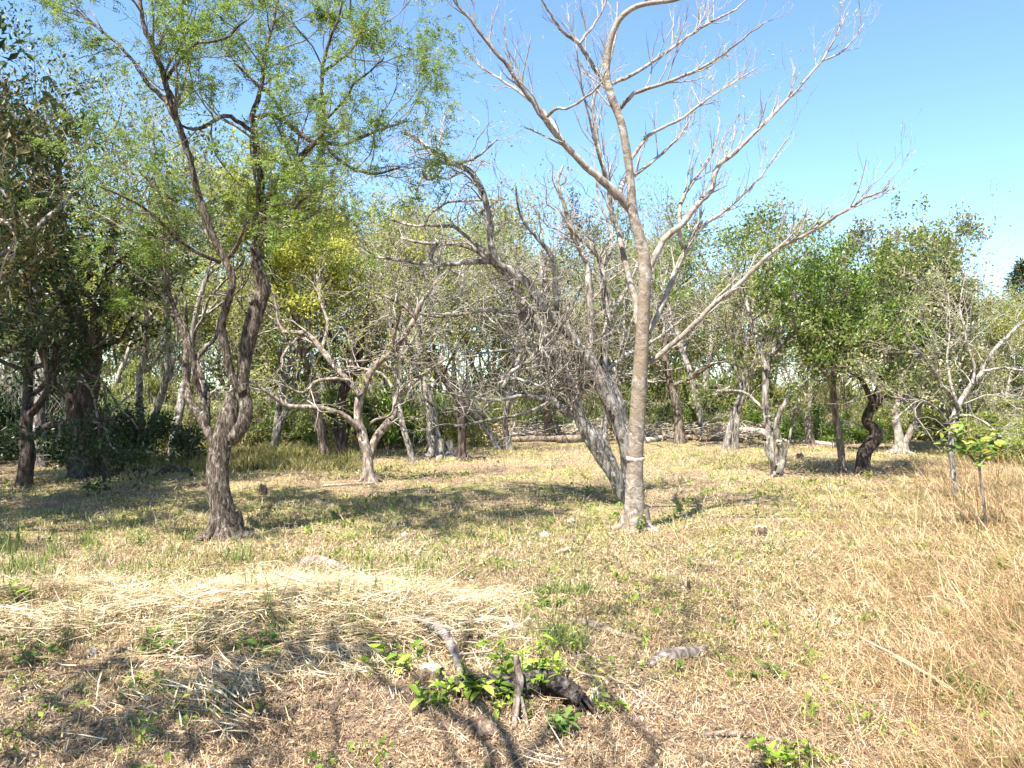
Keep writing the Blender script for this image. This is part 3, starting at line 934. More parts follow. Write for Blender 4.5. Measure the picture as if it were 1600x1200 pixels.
straight, o1, _ = traced_tree('straight_tree', (1316, 741), 'slim straight-trunked tree with bright green crown, beside the dark bent trunk', (LT, 0, 0.1),
                              [([(1303, 610, 7), (1280, 570, 6), (1255, 540, 5), (1235, 500, 3)], 0, -0.6), ([(1304, 580, 7), (1330, 550, 6), (1350, 510, 4)], 0, -0.7), ([(1306, 560, 6), (1290, 520, 5), (1270, 470, 3)], 0, .6)],
                              M['brown_bark'], None, M['twig_brown'], crown_grower(1.0, 3.0, .5), (lambda out, rng: leaves_on([t for t in out[3] + out[4] if rng.random() < .55], 20, .08, .045, rng, clus=.06), M['leaf_bright']), 19, 12, 0.1)
bent, o2, _ = traced_tree('bent_tree', (1349, 743), 'dark bent trunk with leafy crown in its own shade', (MT, 0, 0.3),
                          [([(1364, 632, 8), (1350, 600, 7), (1330, 570, 5), (1315, 540, 3)], 0, -0.5), ([(1366, 640, 8), (1385, 615, 6), (1405, 590, 4)], 0, -0.6), ([(1398, 535, 7), (1420, 500, 5), (1440, 460, 3)], .2, .5)],
                          M['dark_bark'], None, M['twig_brown'], crown_grower(1.0, 2.6, .5), (lambda out, rng: leaves_on([t for t in out[3] + out[4] if rng.random() < .6], 22, .08, .04, rng, clus=.06), M['leaf_mid']), 23, 14, 0.22)

NT = [(1407, 712, 20), (1405, 690, 16), (1401, 660, 14), (1402, 638, 12), (1420, 615, 11), (1432, 580, 11), (1440, 540, 10), (1455, 505, 9), (1475, 470, 6), (1480, 430, 4)]
flower, o3, _ = traced_tree('pale_stemmed_tree', (1407, 708), 'pale double-stemmed tree under a broad cream-flecked crown', (NT, 0, 0.4),
                            [([(1408, 705, 12), (1420, 680, 10), (1432, 655, 9), (1440, 620, 8), (1438, 580, 7), (1425, 540, 6), (1410, 500, 5), (1395, 450, 4)], 0, -0.6),
                             ([(1440, 545, 8), (1470, 520, 7), (1490, 490, 6), (1505, 450, 4), (1500, 410, 3)], .2, .9),
                             ([(1432, 585, 7), (1400, 560, 6), (1370, 520, 5), (1350, 470, 4), (1345, 420, 3)], .1, -1.0),
                             ([(1440, 540, 7), (1430, 490, 6), (1425, 440, 5), (1430, 400, 3)], .2, .2)],
                            M['pale_limb'], None, M['twig_brown'], crown_grower(.72, 3.2, .5), (lambda out, rng: leaves_on([t for t in out[3] + out[4] if rng.random() < .6], 26, .10, .048, rng, clus=.09), M['leaf_flower']), 29, 12, 0.12)

OT = [(1492, 782, 11), (1491, 755, 11), (1488, 725, 9), (1486, 690, 9), (1489, 655, 11), (1500, 630, 11), (1515, 605, 9), (1532, 585, 8), (1550, 552, 7), (1575, 525, 6), (1610, 492, 5), (1660, 450, 3)]
OL = [
    ([(1500, 640, 7), (1485, 615, 7), (1470, 600, 6), (1452, 570, 5), (1432, 545, 4), (1410, 530, 2)], 0, -0.5),
    ([(1488, 670, 6), (1465, 640, 5), (1440, 625, 4), (1415, 640, 3), (1395, 660, 2)], 0, -0.7),
    ([(1520, 600, 6), (1522, 570, 5), (1510, 530, 4), (1500, 480, 3), (1508, 430, 2)], 0, .5),
    ([(1535, 580, 5), (1570, 575, 5), (1610, 580, 4), (1650, 570, 2)], 0, -.5),
    ([(1500, 650, 5), (1520, 650, 4), (1545, 665, 4), (1565, 683, 3)], 0, -.6),
    ([(1496, 635, 5), (1480, 570, 4), (1485, 510, 3), (1480, 450, 2)], 0, .8),
]


def thin_grower(out, limbs, rng):
    cfg = dict(levels=3, nb=(0, 3.2, 2.2, 0), seg=0.12, wob=0.22, trop=0.03, up=0.15, ang=(0.4, 1.1), ratio=(0.5, 0.8), rmin=0.002)
    for l in limbs:
        side_growth(out, l, 4.0, 0.8, cfg, rng, 0.3, 1, 0.4, 0.008)


otree, o4, _ = traced_tree('scrubby_tree', (1492, 780), 'scrubby half-bare pale tree rising from the tall dry grass at the edge', ([(a, b, c * .85) for a, b, c in OT], 0, 0.3), [([(a, b, c * .8) for a, b, c in r], d, e) for r, d, e in OL], M['grey_bark'], None, M['twig_pale'],
                           thin_grower, (lambda out, rng: leaves_on([t for t in out[3] if rng.random() < .6], 7, .05, .026, rng), M['leaf_olive']), 31, 10, 0.15, crown_name='sparse_leaves')

# --- trunks in the middle distance
FT = [(688, 716, 36), (684, 700, 26), (678, 675, 20), (672, 640, 17), (665, 600, 15), (662, 560, 13), (650, 520, 12), (655, 470, 9), (640, 420, 7), (630, 370, 4)]
ftree, o5, _ = traced_tree('grey_tree', (688, 714), 'leaning grey-trunked tree with flared roots in the clearing beyond', (FT, 0, 0.3),
                           [([(665, 595, 8), (690, 560, 7), (700, 510, 6), (720, 460, 5), (725, 410, 3)], 0, .7), ([(655, 530, 8), (625, 500, 6), (600, 450, 5), (590, 400, 3)], .1, .8), ([(653, 480, 7), (680, 440, 5), (690, 380, 3)], .1, -.6)],
                           M['grey_bark'], None, M['twig_grey'], crown_grower(1.3, 2.0, .5, 4, (0, 3, 2.4, 2, 0)), (lambda out, rng: leaves_on([t for t in out[3] + out[4] if rng.random() < .6], 10, .08, .036, rng, clus=.08), M['leaf_mid']), 37, 16, 0.18, flare=1.3)
GT = [(723, 720, 15), (722, 700, 15), (722, 665, 13), (725, 645, 12), (716, 622, 12), (700, 600, 11), (685, 582, 10), (672, 570, 9), (660, 545, 7), (655, 510, 6), (640, 480, 4)]
gtree, o6, _ = traced_tree('dark_leaning_tree', (723, 719), 'short dark trunk bending over to the left near the log pile', (GT, 0, 0.1),
                           [([(722, 668, 8), (714, 650, 8), (716, 635, 7), (722, 615, 6), (730, 590, 5), (728, 550, 3)], .1, .4), ([(690, 588, 5), (705, 560, 4), (720, 530, 3), (745, 500, 2)], 0, -.5)],
                           M['dark_bark'], None, M['twig_grey'], crown_grower(0.9, 2.2, .5, 3, (0, 3, 2.4, 0)), (lambda out, rng: leaves_on([t for t in out[3] if rng.random() < .7], 10, .07, .036, rng, clus=.07), M['leaf_mid']), 41, 12, 0.15)
ET = [(644, 724, 11), (641, 705, 10), (632, 675, 10), (626, 650, 9), (622, 610, 8), (628, 560, 7), (620, 510, 5), (610, 460, 4)]
etree, o7, _ = traced_tree('slim_tree', (644, 723), 'slim greenish leaning trunk between the crooked tree and the grey tree', (ET, 0, 0.2), [([(624, 600, 5), (605, 560, 4), (590, 520, 3)], 0, .6), ([(626, 560, 5), (650, 520, 4), (665, 470, 3)], 0, .4)],
                           M['grey_bark'], None, M['twig_grey'], crown_grower(0.9, 2.0, .5, 3, (0, 3, 2.2, 0)), (lambda out, rng: leaves_on([t for t in out[3] if rng.random() < .8], 10, .07, .036, rng, clus=.07), M['leaf_mid']), 43, 10, 0.12)
HT = [(142, 748, 66), (138, 725, 56), (134, 690, 52), (130, 655, 48), (132, 625, 44), (140, 595, 38), (135, 560, 26), (128, 520, 20), (115, 470, 17), (105, 420, 14), (100, 360, 11), (90, 300, 8), (95, 240, 5)]
htree, o8, _ = traced_tree('stout_tree', (142, 744), 'stout dark trunk at the wood edge, a thin leaning stem at its foot', (HT, 0, 0.2),
                           [([(145, 595, 22), (150, 560, 18), (150, 510, 16), (152, 470, 14), (170, 420, 11), (175, 360, 9), (190, 300, 6)], 0, -.8),
                            ([(150, 480, 11), (130, 458, 9), (100, 455, 8), (65, 460, 7), (45, 450, 6), (60, 415, 5), (75, 380, 3)], -.2, -1.4),
                            ([(150, 475, 9), (165, 440, 8), (185, 410, 7), (215, 390, 6), (250, 370, 4)], -.2, -1.2),
                            ([(130, 650, 16), (105, 620, 12), (80, 590, 10), (60, 540, 8), (40, 500, 5)], 0, -.6),
                            ([(178, 742, 9), (166, 720, 9), (160, 695, 9), (157, 670, 9), (150, 640, 8)], -.3, -.3),
                            ([(128, 520, 13), (100, 480, 10), (80, 430, 8), (50, 380, 6), (30, 320, 4)], 0, 1.0),
                            ([(112, 450, 10), (85, 400, 8), (70, 340, 6), (50, 280, 4)], 0, .3)],
                           M['dark_bark'], None, M['twig_grey'], crown_grower(1.4, 2.2, .6), (lambda out, rng: leaves_on(out[3] + out[4], 9, .075, .034, rng, clus=.08), M['leaf_mid']), 47, 20, 0.22, roots=0)


# ------------------------------------------------------------------ freely grown trees of the wood edge
def wood_tree(name, px, Y, h, label, bark, twigm, leafm, nleaf=4.0, L=.09, W=.045, seed=1, lean=(0, 0), r0=.10, fork=.35, limbs=6, spread=.55, levels=4, nb=(0, 3.2, 2.8, 2.2, 0), limb_len=.45, keep=.6, into=None, twig_keep=1.0, wob=.2, stems=1, dens=6.5, clus=.08, X=None, prune=False, side=None):
    rng = np.random.default_rng(seed)
    X = (px - 800) / F * Y if X is None else X
    org = np.array([X, Y, float(gz(X, Y))])
    if into is None:
        root = empty(name, org, label, 'tree')
    gt = Geo()
    out = {}
    cfg = dict(levels=levels, nb=nb, seg=0.2, wob=wob, trop=0.04, up=0.2, ang=(0.4, 1.1), ratio=(0.5, 0.75), rmin=0.0035)
    for s in range(stems):
        n = 12
        d = unit(np.array([lean[0] + rng.normal(0, .12 + .15 * (stems > 1)), lean[1] + rng.normal(0, .12), 1.0]))
        p = org + np.array([rng.normal(0, .12) * (stems > 1), 0, -0.12])
        pts = [p]
        for i in range(n - 1):
            d = unit(d + rng.normal(0, .11, 3) + np.array([0, 0, .10]))
            pts.append(pts[-1] + d * h * .82 / (n - 1))
        pts = spline(np.array(pts), 3)
        rad = np.linspace(1, .22, len(pts)) * r0
        rad[:3] *= (1.5, 1.25, 1.1)
        gt.tube(pts, rad, 9, 0.14, rng)
        for k in range(limbs):
            t = fork + (1 - fork) * (k + rng.random()) / limbs
            i = min(int(t * (len(pts) - 1)), len(pts) - 2)
            a = rng.random() * 6.28 + k * 2.4
            cd = np.array([math.cos(a) * spread, math.sin(a) * spread, rng.uniform(.25, .9)])
            grow(out, pts[i], cd, h * limb_len * rng.uniform(.7, 1.2) * (1.1 - .5 * t), rad[i] * rng.uniform(.45, .7), 1, rng, cfg)
    for lev in out:
        if twig_keep < 1 and lev >= 3:
            out[lev] = [t for t in out[lev] if rng.random() < twig_keep]
    if side is not None:            # keeps to its own side of the clearing
        out = {lev: [t for t in out[lev] if np.all(t[0][:, 0] < side * t[0][:, 1])] for lev in out}
    if prune:                       # nothing of it hangs into the picture
        def inside(t):
            q = t[0]
            return np.any((q[:, 1] > .1) & (np.abs(q[:, 0]) < .70 * q[:, 1] + .25) & (q[:, 2] < CAMH + .53 * q[:, 1] + .25))
        out = {lev: [t for t in out[lev] if not inside(t)] for lev in out}
    tw = Geo()
    for lev in sorted(out):
        tubes_of(gt if lev == 1 else tw, out[lev], 6 if lev == 1 else (4 if lev == 2 else 3))
    src = out.get(levels, []) + out.get(levels - 1, [])
    if keep < 1:
        src = [t for t in src if rng.random() < keep]
    V = leaves_on(src, nleaf * dens, L * .85, W * .85, rng, .8, clus=clus)
    if into is not None:
        into[0].append((gt, tw))
        into[1].append(V)
        return
    gt.build('trunk', bark, root, org)
    o = tw.build('twigs', twigm, root, org)
    o['kind'] = 'stuff'
    if len(V):
        o = quads_object('crown', V, leafm, root, org)
        o['kind'] = 'stuff'
    return root


B = M
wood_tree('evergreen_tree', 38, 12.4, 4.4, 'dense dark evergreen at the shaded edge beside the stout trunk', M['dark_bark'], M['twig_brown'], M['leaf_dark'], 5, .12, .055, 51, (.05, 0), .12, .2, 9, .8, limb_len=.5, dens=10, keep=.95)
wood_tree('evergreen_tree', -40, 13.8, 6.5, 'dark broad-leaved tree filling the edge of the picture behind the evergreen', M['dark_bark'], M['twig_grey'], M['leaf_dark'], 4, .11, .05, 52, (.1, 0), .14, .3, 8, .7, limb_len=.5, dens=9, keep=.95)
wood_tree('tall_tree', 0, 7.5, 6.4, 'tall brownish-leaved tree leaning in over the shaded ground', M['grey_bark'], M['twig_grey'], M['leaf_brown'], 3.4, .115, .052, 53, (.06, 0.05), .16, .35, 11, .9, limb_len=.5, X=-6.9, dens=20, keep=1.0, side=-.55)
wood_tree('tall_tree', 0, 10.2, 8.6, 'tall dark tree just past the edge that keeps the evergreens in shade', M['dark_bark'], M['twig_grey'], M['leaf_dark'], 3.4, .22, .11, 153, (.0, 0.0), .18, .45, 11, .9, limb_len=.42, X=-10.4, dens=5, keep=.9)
wood_tree('tall_tree', 60, 15.5, 8.0, 'tall pale-limbed tree with olive crown above the evergreen', M['grey_bark'], M['twig_pale'], M['leaf_mid'], 3.0, .10, .045, 54, (.0, 0), .15, .4, 8, .7, limb_len=.5)
wood_tree('slender_tree', 222, 16.5, 6.2, 'slender pale stems just past the stout dark trunk', M['grey_bark'], M['twig_pale'], M['leaf_mid'], 2.4, .09, .04, 55, (.05, 0), .09, .4, 6, .6, stems=2, dens=4.5)
wood_tree('slender_tree', 272, 17.5, 6.6, 'slender grey tree standing behind the forked acacia trunk', M['grey_bark'], M['twig_grey'], M['leaf_acacia'], 2.6, .09, .04, 56, (-.03, 0), .11, .45, 7, .6, dens=4.5)
wood_tree('slender_tree', 410, 18.0, 6.0, 'thin grey tree with light foliage behind the long reddish arm', M['grey_bark'], M['twig_pale'], M['leaf_olive'], 2.4, .09, .04, 57, (.02, 0), .09, .35, 7, .6, stems=2, dens=4.5)
wood_tree('yellow_tree', 512, 16.8, 6.0, 'yellow-green leafy tree rising above the crooked tree', M['brown_bark'], M['twig_pale'], M['leaf_yellow'], 3.6, .15, .055, 58, (-.02, 0), .10, .5, 12, .8, limb_len=.38, dens=12, keep=.85)
wood_tree('vine_hung_tree', 538, 16.6, 4.2, 'dark vine-hung trunk behind the crooked tree', M['dark_bark'], M['twig_brown'], M['leaf_olive'], 1.6, .08, .035, 59, (-.03, 0), .15, .35, 6, .5)
wood_tree('leafless_tree', 610, 20.0, 6.4, 'leafless pale grey tree behind the yellow-green crown', M['grey_bark'], M['twig_pale'], M['leaf_olive'], .8, .08, .035, 60, (.03, 0), .10, .3, 8, .7, stems=2)
wood_tree('leafless_tree', 790, 19.5, 5.6, 'leafless twiggy tree behind the curled branches of the old tree', M['grey_bark'], M['twig_pale'], M['leaf_olive'], .7, .08, .035, 61, (0, 0), .09, .25, 9, .75, stems=2)
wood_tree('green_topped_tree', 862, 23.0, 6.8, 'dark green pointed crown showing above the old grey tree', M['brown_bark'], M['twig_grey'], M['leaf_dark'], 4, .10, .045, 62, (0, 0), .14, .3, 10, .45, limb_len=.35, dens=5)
wood_tree('leafless_tree', 950, 21.0, 5.8, 'leafless pale tree between the old tree and the smooth trunk', M['grey_bark'], M['twig_pale'], M['leaf_olive'], .8, .08, .035, 63, (0, 0), .09, .25, 8, .7, stems=2)
wood_tree('green_tree', 1062, 21.5, 6.2, 'fresh green crown behind the fork of the smooth trunk', M['brown_bark'], M['twig_grey'], M['leaf_bright'], 4, .11, .05, 64, (0, 0), .13, .3, 9, .6)
wood_tree('feathery_tree', 1105, 23.5, 7.2, 'tall feathery-topped tree over the far end of the clearing', M['grey_bark'], M['twig_pale'], M['leaf_olive'], 2.6, .09, .04, 65, (.02, 0), .12, .4, 9, .7, limb_len=.4, dens=5)
wood_tree('olive_tree', 1150, 20.0, 5.0, 'olive scrub tree behind the log pile', M['grey_bark'], M['twig_pale'], M['leaf_olive'], 3.4, .10, .045, 66, (0, 0), .10, .25, 9, .7, stems=2, dens=5)
wood_tree('olive_tree', 1268, 21.0, 5.0, 'olive leafy crown behind the vase-shaped tree', M['brown_bark'], M['twig_grey'], M['leaf_olive'], 4, .11, .05, 67, (0, 0), .12, .3, 9, .7, dens=5)
wood_tree('flecked_tree', 1395, 22.5, 4.4, 'round-topped crown flecked with cream behind the pale double stem', M['brown_bark'], M['twig_brown'], M['leaf_flower'], 4.6, .12, .055, 68, (0, 0), .14, .3, 10, .7, limb_len=.42, dens=7)
wood_tree('flecked_tree', 1490, 21.0, 3.6, 'smaller cream-flecked crown behind the scrubby tree', M['brown_bark'], M['twig_pale'], M['leaf_olive'], 4, .11, .05, 69, (0, 0), .12, .25, 9, .7, limb_len=.42, dens=7)
# the tree whose shade falls on the nearest ground stands beside the camera, outside the picture
wood_tree('shade_tree', 0, -0.6, 6.2, 'spreading leafy tree beside the viewer that shades the near left ground', M['brown_bark'], M['twig_brown'], M['leaf_mid'], 3.0, .17, .09, 77, (.05, .05), .15, .5, 12, 1.2, limb_len=.62, X=-3.1, prune=True, dens=4.6, keep=.75)
wood_tree('shade_tree', 0, -1.0, 6.8, 'second leafy tree close behind the viewer, dappling the ground in front', M['brown_bark'], M['twig_brown'], M['leaf_mid'], 2.2, .15, .075, 81, (.12, .12), .13, .5, 10, 1.2, limb_len=.7, X=-1.2, prune=True, dens=3.0, keep=.4)

# conifer at the far edge
rng = np.random.default_rng(71)
cx, cy = (1600 - 800) / F * 36, 36.0
con = empty('conifer_tree', (cx, cy, float(gz(cx, cy))), 'dark pointed conifer far off at the picture edge', 'tree')
oz = np.array([cx, cy, float(gz(cx, cy))])
gt = Geo()
H = 6.3
gt.tube(np.array([oz + [0, 0, -.1], oz + [.05, 0, H * .5], oz + [0, 0, H]]), [.16, .09, .01], 8)
gt.build('trunk', M['dark_bark'], con, oz)
tw, gb = [], Geo()
for i in range(90):
    t = rng.uniform(.08, 1)
    a = rng.random() * 6.28
    ln = (1 - t) ** .8 * 2.3 + .15
    p0 = oz + np.array([0, 0, H * t])
    p1 = p0 + np.array([math.cos(a) * ln * .55, math.sin(a) * ln * .55, .05])
    p2 = p0 + np.array([math.cos(a) * ln, math.sin(a) * ln, -.05 + .2 * rng.random()])
    tw.append((np.array([p0, p1, p2]), np.array([.03, .02, .006])))
tubes_of(gb, tw, 4)
gb.build('boughs', M['twig_brown'], con, oz)
o = quads_object('crown', leaves_on(tw, 90, .22, .07, rng, 1.0, .1), M['leaf_dark'], con, oz)
o['kind'] = 'stuff'

# the far wood: one mass of trees nobody could count
rng = np.random.default_rng(91)
far = tag(bpy.data.objects.new('woodland', None), 'mixed wood closing off the clearing, read as one mass', 'woodland', kind='stuff')
COL.link(far)


def merged(geos):
    a = Geo()
    for src in geos:
        for v, q in zip(src.v, src.q):
            a.v.append(v)
            a.q.append(q - q.min() + a.n)
            a.n += len(v)
    return a


protos = []
oz = np.array([0, 0, float(gz(0, 0))])
for i, k in enumerate(('leaf_mid', 'leaf_olive', 'leaf_yellow', 'leaf_dark', 'leaf_mid', 'leaf_olive', 'leaf_lime', 'leaf_lime')):
    acc = ([], [])
    wood_tree('w', 0, 0, 6.0, '', None, None, None, 3.0, .13, .06, 200 + i, (0, 0), .09, .18, 9, .65, 3, (0, 3.4, 3.0, 0), .45, .75, acc, dens=30, clus=.17, X=0, twig_keep=.8)
    gt, tw = acc[0][0]
    ob = []
    for nm, g, mt in (('trunk', gt, M['twig_pale']), ('twigs', tw, M['twig_pale'])):
        ob.append((nm, mesh_from(nm, np.concatenate(g.v) - oz, np.concatenate(g.q), None, True, [mt])))
    V = acc[1][0].reshape(-1, 3) - oz
    ob.append(('foliage', mesh_from('foliage', V, np.arange(len(V)).reshape(-1, 4), None, False, [M[k]])))
    protos.append(ob)


def place(ob, parent, x, y, sx, sz, rz):
    for nm, me in ob:
        o = link(nm, me, parent, (x, y, float(gz(x, y))))
        o.rotation_euler = (0, 0, rz)
        o.scale = (sx, sx, sz)
        o['kind'] = 'stuff'


N_ = 66
for i in range(N_):
    px = -150 + 1830 * ((i * 37 % N_) + rng.random()) / N_
    y = 25 + 11 * i / N_
    h = rng.uniform(4.6, 7.4) * (1.0 if px < 1180 else .62) * (1 + .03 * max(0, y - 27))
    k = int(rng.choice(8, p=[.10, .20, .13, .05, .10, .18, .14, .10]))
    x = (px - 800) / F * y
    place(protos[k], far, x, y, h / 6 * rng.uniform(.95, 1.35), h / 6, rng.random() * 6.28)


# undergrowth along the wood edge
def bush_quads(cx, cy, cz, w, h, n, L, W, rng):
    v = rng.normal(size=(n, 3))
    v = unit(v) * (rng.random(n) ** .45)[:, None]
    p = np.stack([cx + v[:, 0] * w, cy + v[:, 1] * w, cz + v[:, 2] * h], 1)
    p[:, 2] = np.abs(p[:, 2])
    d = unit(rdir(n, rng) + np.array([0, 0, .4]))
    return leaf_quads(p, d, unit(rdir(n, rng) + np.array([0, 0, .9])), L * rng.uniform(.6, 1.3, n), W * rng.uniform(.7, 1.2, n))


def bush_proto(mat, twig, n, L, W, seed):
    """a bush about a metre in radius and height: several leafy lobes on thin stems"""
    rng = np.random.default_rng(seed)
    vs_, tw = [], Geo()
    for k in range(16):
        r = rng.uniform(.16, .42)
        a, q = rng.random() * 6.28, rng.random() ** .6 * .85
        cz = rng.uniform(.08, 1.0) * (1.1 - .6 * q)
        vs_.append(bush_quads(math.cos(a) * q, math.sin(a) * q, cz, r, r * .8, int(n / 16), L, W, rng))
        out = {}
        grow(out, (math.cos(a) * q * .3, math.sin(a) * q * .3, -.05), np.array([math.cos(a) * q, math.sin(a) * q, cz + .3]), cz + .5, .010, 1, rng, dict(levels=2, nb=(0, 3, 0), seg=.2, wob=.2, rmin=.003))
        for lv in out:
            tubes_of(tw, out[lv], 3)
    V = np.concatenate(vs_).reshape(-1, 3)
    return [('leaves', mesh_from('leaves', V, np.arange(len(V)).reshape(-1, 4), None, False, [mat])),
            ('stems', mesh_from('stems', np.concatenate(tw.v), np.concatenate(tw.q), None, True, [twig]))]


BP = {k: [bush_proto(M[k], M['twig_grey'], 3600, .085, .042, 900 + 10 * i + v) for v in range(2)] for i, k in enumerate(('leaf_olive', 'leaf_mid', 'leaf_bright', 'leaf_dark', 'leaf_lime'))}


def undergrowth(name, label, spots, kinds, seed):
    rng = np.random.default_rng(seed)
    root = tag(bpy.data.objects.new(name, None), label, 'undergrowth', kind='stuff')
    COL.link(root)
    for px, Y, w, h in spots:
        for k in range(2):
            x = (px - 800) / F * Y + rng.normal(0, w * .5)
            y = Y + rng.normal(0, w * .4)
            place(BP[kinds[int(rng.integers(len(kinds)))]][int(rng.integers(2))], root, x, y, w * rng.uniform(.7, 1.1), h * rng.uniform(.55, 1.0), rng.random() * 6.28)


rng = np.random.default_rng(301)
sp = [(px, rng.uniform(19.5, 23) if px < 700 else rng.uniform(24.3, 26.5), rng.uniform(.8, 1.4), rng.uniform(.8, 2.1)) for px in np.linspace(150, 1340, 54)]
undergrowth('undergrowth', 'tangled green and olive scrub along the far edge of the clearing', sp, ('leaf_olive', 'leaf_mid', 'leaf_lime', 'leaf_bright', 'leaf_olive'), 302)
sp = [(px, rng.uniform(26, 30), rng.uniform(1.2, 1.8), rng.uniform(1.6, 3.4)) for px in np.linspace(-150, 1500, 26)]
undergrowth('undergrowth', 'taller scrub filling the wood behind the clearing', sp, ('leaf_olive', 'leaf_mid', 'leaf_lime'), 303)
sp = [(px, rng.uniform(15.6, 18.5), rng.uniform(.7, 1.3), rng.uniform(1.0, 2.6)) for px in np.linspace(-120, 95, 15)]
undergrowth('undergrowth', 'dark shaded scrub under the evergreens at the edge', sp, ('leaf_dark',), 304)
sp = [(px, rng.uniform(22.5, 26) if px < 1470 else rng.uniform(16, 25), rng.uniform(.9, 1.5), rng.uniform(.7, 1.4)) for px in np.linspace(1290, 1700, 20)]
undergrowth('undergrowth', 'low olive scrub on the bank behind the tall dry grass', sp, ('leaf_olive', 'leaf_lime'), 305)
undergrowth('undergrowth', 'bright green bush beyond the straight trunk', [(1290, 22, .9, .9), (1335, 22, .9, .8), (1262, 23, .7, .9)], ('leaf_bright',), 306)


# ------------------------------------------------------------------ ground cover
def zone(n, y0, y1, power, rng, x0=-.78, x1=.78):
    """points spread over the floor, thinner with distance"""
    u = rng.random(n)
    k = 1 - power
    y = (y0 ** k + u * (y1 ** k - y0 ** k)) ** (1 / k) if abs(k) > 1e-6 else y0 * (y1 / y0) ** u
    x = rng.uniform(x0, x1, n) * y
    return x, y


rng = np.random.default_rng(401)
# short mown litter everywhere
parts = []
x, y = zone(330000, 2.8, 21, 1.1, rng)
n = len(x)
sc_ = (y / 5.0) ** .62
clump = fbm(x, y, 2.6, 9)
keep = rng.random(n) < (.10 + 1.3 * clump) * (.45 + 1.1 * fbm(x, y, .9, 13))
x, y, sc_, clump = x[keep], y[keep], sc_[keep], clump[keep]
n = len(x)
L = rng.uniform(.015, .085, n) * sc_ * rng.choice([.5, 1.0, 1.4], n)
W = rng.uniform(.0018, .0062, n) * sc_
z = gz(x, y) + rng.random(n) * .05 * clump * sc_
V, q, t = blades(x, y, z, rng.random(n) * 6.28, rng.normal(1.25, .36, n), L, W, rng.normal(.1, 1.0, n), rng)
near = y < 8
warm = rng.random(n) < (1 - sstep(4.5, 8.5, y + 2.0 * (fbm(x, y, .8, 15) - .5)))
for nm, sel, mt, lb in (('leaf_litter', ~warm, 'litter', 'short mown straw and leaf litter covering the clearing'), ('mulch', warm, 'mulch', 'reddish-brown crumbled mulch over the nearest ground')):
    a, b = sel & near, sel & ~near
    idx = np.flatnonzero(sel)
    inv = np.full(n, -1)
    inv[idx] = np.arange(len(idx))
    Vn = V.reshape(n, 5, 3)[idx].reshape(-1, 3)
    ba, bb = inv[a][:, None] * 5, inv[b][:, None] * 5
    tr_ = np.concatenate([ba + np.array([3, 2, 4]), bb + np.array([0, 1, 4])])
    tag(link(nm, mesh_from(nm, Vn, ba + np.array([0, 1, 2, 3]), tr_, False, [M[mt]])), lb, 'litter', kind='stuff')
n = 12000
x, y = zone(n, 2.8, 14, 1.2, rng)
sz = rng.uniform(.008, .022, n) * (y / 5) ** .5
V4 = leaf_quads(np.stack([x, y, gz(x, y) + .008 + rng.random(n) * .03], 1), unit(rdir(n, rng) * [1, 1, .5]), unit(rdir(n, rng) + np.array([0, 0, 1.0])), sz * 1.5, sz, .4)
tag(quads_object('dry_leaves', V4, M['scraps']), 'curled dry leaf scraps scattered over the litter', 'leaves', kind='stuff')
n = 1500
x, y = zone(n, 3.0, 15, 1.0, rng)
k_ = fbm(x, y, .8, 71) + .10 * rng.normal(size=n) > .56 - .05 * sstep(5, 9, y)
x, y = np.repeat(x[k_], 9), np.repeat(y[k_], 9)
n = len(x)
x = x + rng.normal(0, .035, n) * (y / 5) ** .5
y = y + rng.normal(0, .035, n) * (y / 5) ** .5
sz = rng.uniform(.016, .036, n) * (y / 5) ** .5
V4 = leaf_quads(np.stack([x, y, gz(x, y) + .01 + rng.random(n) * .05], 1), unit(rdir(n, rng) + np.array([0, 0, .3])), unit(rdir(n, rng) * .6 + np.array([0, 0, 1.0])), sz * 1.5, sz * .9, .2)
tag(quads_object('weeds', V4, M['weeds']), 'tiny yellow-green weeds sprouting through the litter', 'weeds', kind='stuff')
# twigs and stalks strewn about
n = 1700
x, y = zone(n, 2.8, 18, 1.0, rng)
g = Geo()
for k in range(n):
    a = rng.random() * 3.14
    ln = rng.uniform(.06, .32) * (y[k] / 6) ** .4
    p = np.array([[x[k], y[k], 0], [x[k] + math.cos(a) * ln * .5 + rng.normal(0, .012), y[k] + math.sin(a) * ln * .5, 0], [x[k] + math.cos(a) * ln, y[k] + math.sin(a) * ln, 0]])
    p[:, 2] = gz(p[:, 0], p[:, 1]) + rng.uniform(.008, .04, 3)
    r = rng.uniform(.0015, .005) * (y[k] / 6) ** .5
    g.tube(p, [r, r * .9, r * .5], 4)
tag(g.build('fallen_twigs', M['stick']), 'thin dry twigs and stalks strewn over the clearing', 'twigs', kind='stuff')

# yellow-green sward, in patches
x, y = zone(130000, 4.2, 20, 1.0, rng)
n = len(x)
g_ = fbm(x, y, .55, 21) + .35 * fbm(x, y, 3.5, 22) + .14 * np.exp(-((y - 9.5) / 3.5) ** 2)
keep = g_ > .66 + rng.normal(0, .07, n)
x, y = x[keep], y[keep]
n = len(x)
sc_ = (y / 6.0) ** .65
p_ = blades(x, y, gz(x, y), rng.random(n) * 6.28, rng.uniform(.3, 1.4, n), rng.uniform(.018, .05, n) * sc_, rng.uniform(.006, .013, n) * sc_, rng.normal(.3, .5, n), rng)
tag(blades_object('short_grass', [p_], M['sward']), 'short yellow-green grass and weeds growing through the straw', 'grass', kind='stuff')

